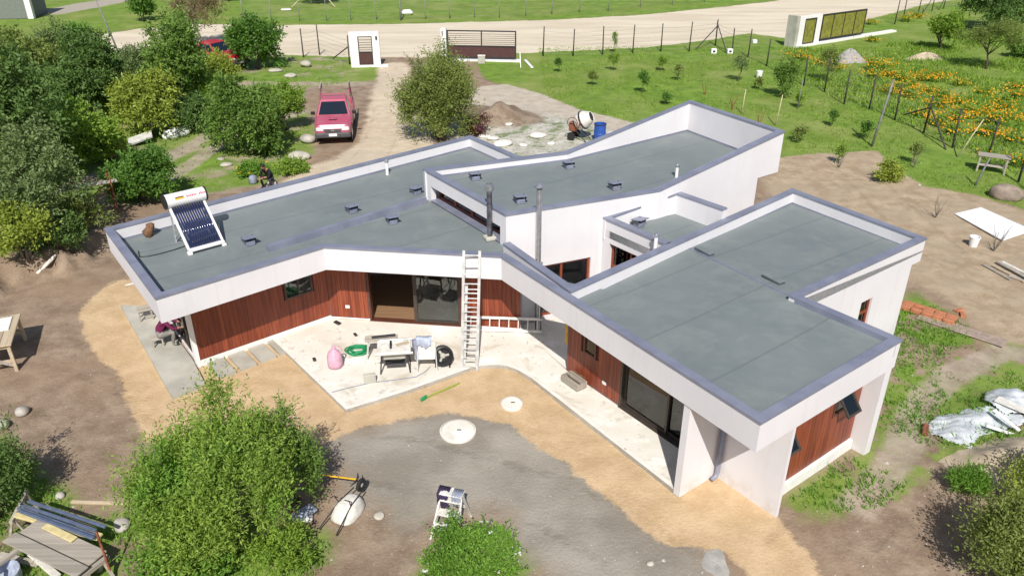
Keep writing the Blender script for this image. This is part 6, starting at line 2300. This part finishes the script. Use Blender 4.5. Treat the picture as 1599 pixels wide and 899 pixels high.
obj('pick_head', MB().tube([q + s_ * .20 - d_ * .05, q + s_ * .08, q - s_ * .08, q - s_ * .24 - d_ * .06], [.006, .022, .022, .006], 6), M['darkmetal'], t)
mb = MB()
g = G(472, 812)
for k, (dx, dy, dz, rz) in enumerate(((0, 0, 0, .2), (.05, .1, .06, .8))):
    tag(obj('cement_bag', MB().bevbox((g.x + dx, g.y + dy, g.z + .07 + dz), (.42, .28, .11), .045, rz), M['cloth_blue' if k else 'paper']), ('crumpled pale bag at the right foot of the big bush', 'blue-grey bag on top of the crumpled pale bag')[k], 'bag')

# plastic sheets with boards at the right
def sheet_cloth(name, label, outline, base, seed, mat, lift=.12):
    """wrinkled film lying over uneven ground, closed with a little thickness"""
    xs = [p[0] for p in outline]
    ys = [p[1] for p in outline]
    n = 46
    X, Y = np.meshgrid(np.linspace(min(xs), max(xs), n), np.linspace(min(ys), max(ys), n))
    sd = seg_sd(X, Y, outline)
    r = np.random.default_rng(seed)
    ph = r.uniform(0, 6, 8)
    cx, cy = sum(xs) / len(xs), sum(ys) / len(ys)
    Z = gz_np(X, Y) + base + lift * np.clip(sd / .7, 0, 1) * (1 + .5 * np.sin(2.2 * X + ph[0]) * np.sin(1.9 * Y + ph[1]))
    u = X * .6 + Y * .8
    v = X * .8 - Y * .6
    Z += .022 * np.sin(9 * u + 2.2 * np.sin(2.3 * v + ph[2]) + ph[3]) + .014 * np.sin(17 * v + 3 * np.sin(3.1 * u) + ph[4]) + .008 * np.sin(31 * u + 4 * np.sin(5 * v))
    idx = -np.ones(X.shape, int)
    vs, fs = [], []
    ins = sd > 0
    for j in range(n - 1):
        for i in range(n - 1):
            if ins[j, i] and ins[j + 1, i] and ins[j, i + 1] and ins[j + 1, i + 1]:
                q = []
                for a, b in ((j, i), (j, i + 1), (j + 1, i + 1), (j + 1, i)):
                    if idx[a, b] < 0:
                        idx[a, b] = len(vs)
                        vs.append((X[a, b], Y[a, b], Z[a, b]))
                    q.append(idx[a, b])
                fs.append(tuple(q))
    o = obj(name, MB().add(vs, fs), mat, smooth=True)
    so = o.modifiers.new('thickness', 'SOLIDIFY')
    so.thickness = .012
    return tag(o, label, 'plastic sheet')


tfilm = NT('pale_plastic_film')
nfm = tfilm.noise(5, 4, vec=tfilm.pos())
M['film'] = tfilm.fin(tfilm.mix(tfilm.remap(nfm, .35, .7), (.46, .49, .52), (.66, .69, .71)), .25, 0, .6)
sheet_cloth('plastic_sheet', 'large crumpled white plastic sheet spread on the ground at right', pxpoly([(1440, 668), (1462, 650), (1500, 648), (1545, 655), (1590, 668), (1600, 680), (1560, 688), (1525, 696), (1512, 714), (1480, 697), (1450, 680)]), .02, 3, M['film'], .10)
sheet_cloth('plastic_sheet', 'folded grey-white plastic sheet with boards on it at the right edge', pxpoly([(1528, 645), (1534, 622), (1556, 616), (1610, 624), (1650, 650), (1640, 672), (1600, 672), (1560, 668), (1540, 658)]), .10, 4, M['film'], .22)
g1, g2 = G(1552, 640, .55), G(1592, 672, .40)
plank('white_board', 'white board crossing the folded plastic sheet at the right edge', g1, g2, .10, .03, M['white'])
g1, g2 = G(1540, 664, .42), G(1588, 680, .34)
plank('white_board', 'second white board lying between the two plastic sheets', g1, g2, .10, .03, M['white'])
g1, g2 = G(1556, 622, .55), G(1600, 640, .55)
plank('white_board', 'pale board on top of the folded plastic sheet', g1, g2, .28, .03, M['white_dusty'])
tag(obj('brown_block', MB().bevbox(G(1444, 674) + Vector((0, 0, .06)), (.12, .38, .12), .015, -.5), M['rust']), 'brown timber block weighing down the plastic sheet corner', 'block')

# bricks
g = G(1452, 492)
bm_ = mesh_of('brick', MB().bevbox((0, 0, 0), (.29, .14, .07), .006), M['brick'])
t = thing('brick_stack', 'long low stack of orange bricks on the ground right of the house', 'bricks', g, math.radians(-42))
rb = random.Random(3)
for z in range(2):
    for i in range(5):
        for j in range(3):
            if z == 1 and rb.random() < .22:
                continue
            o = obj('brick', bm_, None, t, local=True)
            o.location = (-.66 + i * .30 + rb.uniform(-.01, .01), -.16 + j * .155 + rb.uniform(-.01, .01), .04 + z * .074)
            o.rotation_euler = (0, 0, rb.uniform(-.05, .05))
for a, b, rz, lab in ((1497, 486, .4, 'single orange brick lying off the end of the brick stack'), (1503, 493, 1.2, 'second orange brick lying beyond the brick stack')):
    o = tag(obj('loose_brick', bm_, None), lab, 'brick')
    o.location = G(a, b) + Vector((0, 0, .035))
    o.rotation_euler = (0, 0, rz)
g = G(1500, 515)
tag(obj('rusty_sheet', MB().bevbox((g.x, g.y, g.z + .03), (2.3, .50, .015), .004, math.radians(-44)), simple('faded_sheet', (.34, .26, .215), .8, var=.15)), 'long faded brown board lying in the grass below the bricks', 'board')
# white sheet, bucket, timber
pw = pxpoly([(1490, 336), (1531, 326), (1612, 362), (1565, 378)])
mb = MB().prism(pw, gz(*pw[0]) + .02, gz(*pw[0]) + .05)
tag(obj('fibre_board', mb, M['polish']), 'big flat white panel lying on the bare soil at the right', 'panel')
g = G(1519, 384)
t = thing('white_bucket', 'white plastic bucket on the bare soil below the white panel', 'bucket', g)
obj('pail', MB().lathe((0, 0, 0), [(.13, 0), (.17, .33), (.18, .33), (.18, .36), (.155, .36), (.12, .03), (.01, .03)], 18), M['polish'], t, local=True)
obj('handle', MB().tube([(-.18, 0, .34), (-.12, -.10, .24), (0, -.16, .20), (.12, -.10, .24), (.18, 0, .34)], .006, 5), M['alu'], t, local=True)
for i, (a, b, c, d, h, mt) in enumerate(((1535, 414, 1578, 438, .03, 'oldwood'), (1550, 416, 1600, 442, .04, 'rawwood'), (1556, 412, 1606, 440, .10, 'oldwood'), (1564, 410, 1612, 434, .04, 'white_dusty'), (1575, 432, 1615, 446, .04, 'oldwood'))):
    plank('loose_timber', ('dark board at the left of the loose timber pile', 'pale board second in the loose timber pile', 'board lying across the top of the loose timber pile', 'white board at the far side of the loose timber pile', 'short board at the near side of the loose timber pile')[i], G(a, b) + Vector((0, 0, h)), G(c, d) + Vector((0, 0, h)), .12, .04, M[mt], 'timber', 'timber on the bare soil at right')
# right: small table, dead shrubs
t = thing('garden_table', 'small weathered wooden table on the grass by the fence at right', 'table', G(1546, 268), math.radians(-30))
for y in (-.15, .15):
    obj('top_board', MB().bevbox((0, y, .72), (1.25, .29, .04), .006), M['oldwood'], t, local=True)
obj('shelf', MB().bevbox((0, 0, .28), (1.1, .4, .03), .006), M['oldwood'], t, local=True)
for x in (-.52, .52):
    for y in (-.22, .22):
        obj('leg', MB().bar((x, y, -.03), (x, y, .70), .07), M['oldwood'], t, local=True)


def twigs(px, py, h, n, lab, seed, mat='bark_grey'):
    r = random.Random(seed)
    g = G(px, py)
    t = thing('bare_shrub', lab, 'shrub', g)
    for k in range(n):
        a_ = r.uniform(0, 6.28)
        d = Vector((math.cos(a_) * .3, math.sin(a_) * .3, 1)).normalized() * h * r.uniform(.6, 1.1)
        m = d * .5 + Vector((r.gauss(0, .05), r.gauss(0, .05), 0))
        obj('twig', MB().tube([g, g + m, g + d], [.014, .010, .004], 5), M[mat], t)


twigs(1461, 340, 1.1, 6, 'bare dead sapling on the soil left of the white panel', 3)
twigs(1552, 392, 1.0, 9, 'bare twiggy shrub in front of the white panel', 4)
twigs(1310, 262, 1.0, 5, 'bare twigs on the soil edge behind the right wing', 5)
twigs(1427, 262, .9, 5, 'bare twigs near the tall grey pole', 6)
for i, (a, b) in enumerate(((1100, 148), (1143, 172), (1185, 196))):
    twigs(a, b, .95, 6, ('reddish stake guard round a sapling in the lawn', 'tall tuft of dry stalks behind the high roof', 'dry stalks beside the yellow stake at the roof corner')[i], 10 + i, 'rust')

# boxes and buckets by the fence
for i, (a, b, s, lab) in enumerate(((1114, 84, .36, 'white box with dark opening on a post near the fence corner'), (1139, 84, .36, 'second white box at the foot of the fence brace'), (1178, 68, .3, 'white sack lying near the road fence'))):
    g = G(a, b)
    t = thing('white_box', lab, 'box', g, .1 * i)
    obj('shell', MB().bevbox((0, 0, s * .5), (s * 1.1, s * .8, s), .03), M['polish'], t, local=True)
    if i < 2:
        obj('opening', MB().bevbox((0, -s * .41, s * .5), (s * .5, .02, s * .4), .005), M['darkmetal'], t, local=True)
g = G(1185, 122)
t = thing('white_bucket', 'white bucket standing on the lawn beside the diagonal fence', 'bucket', g)
obj('pail', MB().lathe((0, 0, 0), [(.16, 0), (.20, .42), (.21, .42), (.21, .45), (.18, .45), (.15, .03), (.01, .03)], 16), M['polish'], t, local=True)
obj('handle', MB().tube([(-.21, 0, .43), (0, -.2, .28), (.21, 0, .43)], .008, 5), M['alu'], t, local=True)

# cement mixer and drum
g = G(908, 218)
t = thing('cement_mixer', 'cement mixer with a pale drum standing behind the house', 'cement mixer', g, math.radians(-25))
Rm = Matrix.Rotation(math.radians(62), 3, 'Y')
dc = Vector((.05, 0, .98))
obj('drum', MB().lathe(dc, [(.18, -.42), (.36, -.34), (.43, -.05), (.42, .10), (.26, .46), (.25, .48), (.23, .46), (.36, .08)], 22, M=Rm), M['white_dusty'], t, smooth=True, local=True)
obj('drum_mouth', MB().lathe(dc, [(.225, .44), (.225, .445)], 20, M=Rm), M['black'], t, local=True)
obj('gear_ring', MB().lathe(dc, [(.43, -.04), (.47, -.03), (.47, .03), (.43, .04)], 22, M=Rm, close=False), M['darkmetal'], t, local=True)
for s in (-1, 1):
    obj('yoke_arm', MB().tube([(-.25, s * .30, .45), (.0, s * .48, .75), (.08, s * .48, 1.0)], .03, 8), M['rust'], t, local=True)
    obj('leg', MB().tube([(-.2, s * .28, .48), (.35, s * .34, 0)], .025, 8), M['darkmetal'], t, local=True)
    w_ = obj('wheel', MB().lathe((-.42, s * .36, .2), [(.10, -.05), (.19, -.05), (.20, 0), (.19, .05), (.10, .05)], 16, M=Matrix.Rotation(math.pi / 2, 3, 'X')), M['tyre'], t, local=True)
    obj('hub', MB().lathe((-.42, s * .36, .2), [(.095, -.04), (.095, .04)], 12, M=Matrix.Rotation(math.pi / 2, 3, 'X')), M['alu'], w_, local=True)
obj('axle', MB().tube([(-.42, -.36, .2), (-.42, .36, .2)], .02, 8), M['darkmetal'], t, local=True)
obj('motor_box', MB().bevbox((-.45, 0, .62), (.34, .40, .46), .05), M['rust'], t, local=True)
obj('tilt_wheel', MB().lathe((-.30, -.56, .95), [(.24, -.015), (.27, -.015), (.27, .015), (.24, .015)], 18, M=Matrix.Rotation(math.pi / 2, 3, 'X'), close=False), M['rust'], t, local=True)
g = G(936, 222)
t = thing('blue_drum', 'open blue plastic drum beside the cement mixer', 'drum', g)
obj('drum_wall', MB().lathe((0, 0, 0), [(.27, 0), (.29, .05), (.29, .42), (.305, .45), (.29, .48), (.28, .86), (.30, .88), (.30, .92), (.26, .92), (.255, .1), (.01, .08)], 22), M['blue'], t, local=True)
obj('drum_rim', MB().lathe((0, 0, 0), [(.30, .885), (.312, .89), (.312, .92), (.30, .925)], 22, close=False), M['darkmetal'], t, local=True)
tag(obj('cement_bag', MB().bevbox(G(960, 212) + Vector((0, 0, .1)), (.6, .4, .2), .07, .3), M['paper']), 'white cement bag right of the blue drum', 'bag')
# plank pieces beside the sliding gate
plank('gate_plank', 'white plank lying on the lawn right of the sliding gate', G(820, 95) + Vector((0, 0, .05)), G(831, 107) + Vector((0, 0, .05)), .2, .05, M['white'])
a = G(813, 106)
tag(obj('gate_stake', MB().bar(a, a + Vector((-.05, .1, 1.0)), .06), M['white']), 'thin white stake at the right end of the sliding gate', 'stake')
g = G(636, 24)
tag(obj('white_bundle', MB().bevbox((g.x, g.y, g.z + .25), (1.0, .7, .5), .2, .3), M['polish']), 'white bundle beside the tall pale post across the road', 'bundle')
g = G(447, 17)
tag(obj('pale_slab', MB().bevbox((g.x, g.y, g.z + .1), (1.0, .6, .2), .08, .3), M['white_dusty']), 'pale slab lying in the field across the road', 'slab')
# stakes around the far tree
for s, lab in ((-1, 'left prop stake of the far dark tree'), (1, 'right prop stake of the far dark tree')):
    g = G(495, 8)
    tag(obj('prop_stake', MB().tube([g + Vector((s * 2.2, -1.6, 0)), g + Vector((s * .2, 0, 1.9))], .05, 6), M['stake']), lab, 'stake')

# left: rusty frame, rubbish, sheets
g = G(178, 330)
t = thing('scaffold_trestle', 'rusty steel trestle frame carrying a plank at the left', 'frame', g, math.radians(35))
for x in (-1.1, .1):
    for y in (-.3, .3):
        obj('upright', MB().tube([(x, y, -.05), (x, y, 1.5)], .025, 6), M['rust'], t, local=True)
    obj('tie', MB().tube([(x, -.3, .35), (x, .3, .35)], .02, 6), M['rust'], t, local=True)
    obj('tie', MB().tube([(x, -.3, 1.1), (x, .3, 1.1)], .02, 6), M['rust'], t, local=True)
for y in (-.3, .3):
    obj('diagonal', MB().tube([(-1.1, y, .25), (.1, y, 1.05)], .018, 6), M['rust'], t, local=True)
p = Matrix.Rotation(math.radians(35), 3, 'Z') @ Vector((-.5, 0, 1.15)) + g
q = Matrix.Rotation(math.radians(35), 3, 'Z') @ Vector((1, 0, 0))
plank('scaffold_plank', 'grey plank laid across the rusty frame', p - q * 1.15, p + q * .85, .25, .05, M['oldwood'])
heapspots = [(270, 214, .34), (284, 210, .40), (277, 204, .30), (262, 216, .28), (292, 206, .3)]
for i, (a, b, s) in enumerate(heapspots):
    rock(a, b, s, ('white rubbish bag in the middle of the heap under the left trees', 'largest white rubbish bag of the heap', 'white rubbish bag on top of the heap', 'white rubbish bag at the left end of the heap', 'white rubbish bag at the right end of the heap')[i], 60 + i, 'polish', .7, 1.1)
pw = pxpoly([(203, 236), (240, 222), (242, 232), (206, 246)])
zz = gz(*pw[0])
tag(obj('pale_sheet', MB().prism(pw, zz + .05, zz + .12), M['white_dusty']), 'pale sheet of board lying under the left trees', 'board')
g = G(189, 200)
tag(obj('pink_board', MB().bevbox((g.x, g.y, g.z + .12), (1.5, .9, .1), .02, .2), simple('pinkish_board', (.44, .33, .27), .9)), 'pinkish board pile glimpsed between the left trees', 'board')
tree('purple_shrub', 'small bright purple flower clump beside the white rubbish', 'shrub', 302, 202, .7, .45, 'mid', 60, 8, .1, .05, .2, 71, .02, .05, flowers=('pinkflower', 60, .12))

# far left: grey shed with a pale corner post, across the road
g = G(18, 30)
t = thing('grey_shed', 'grey shed with a pale corner post at the top left corner', 'shed', g, .15)
obj('wall', MB().bevbox((-1.5, 2, 1.3), (6.5, 4, 2.6), .02), simple('grey_sheet_wall', (.17, .19, .17), .8), t, local=True)
obj('roof', MB().bevbox((-1.5, 2, 2.68), (7.0, 4.6, .14), .03), M['slab_grey'], t, local=True)
obj('corner_post', MB().bevbox((1.85, -.15, 1.3), (.5, .5, 2.6), .03), M['wallwhite'], t, local=True)
scene.render.engine = 'CYCLES'
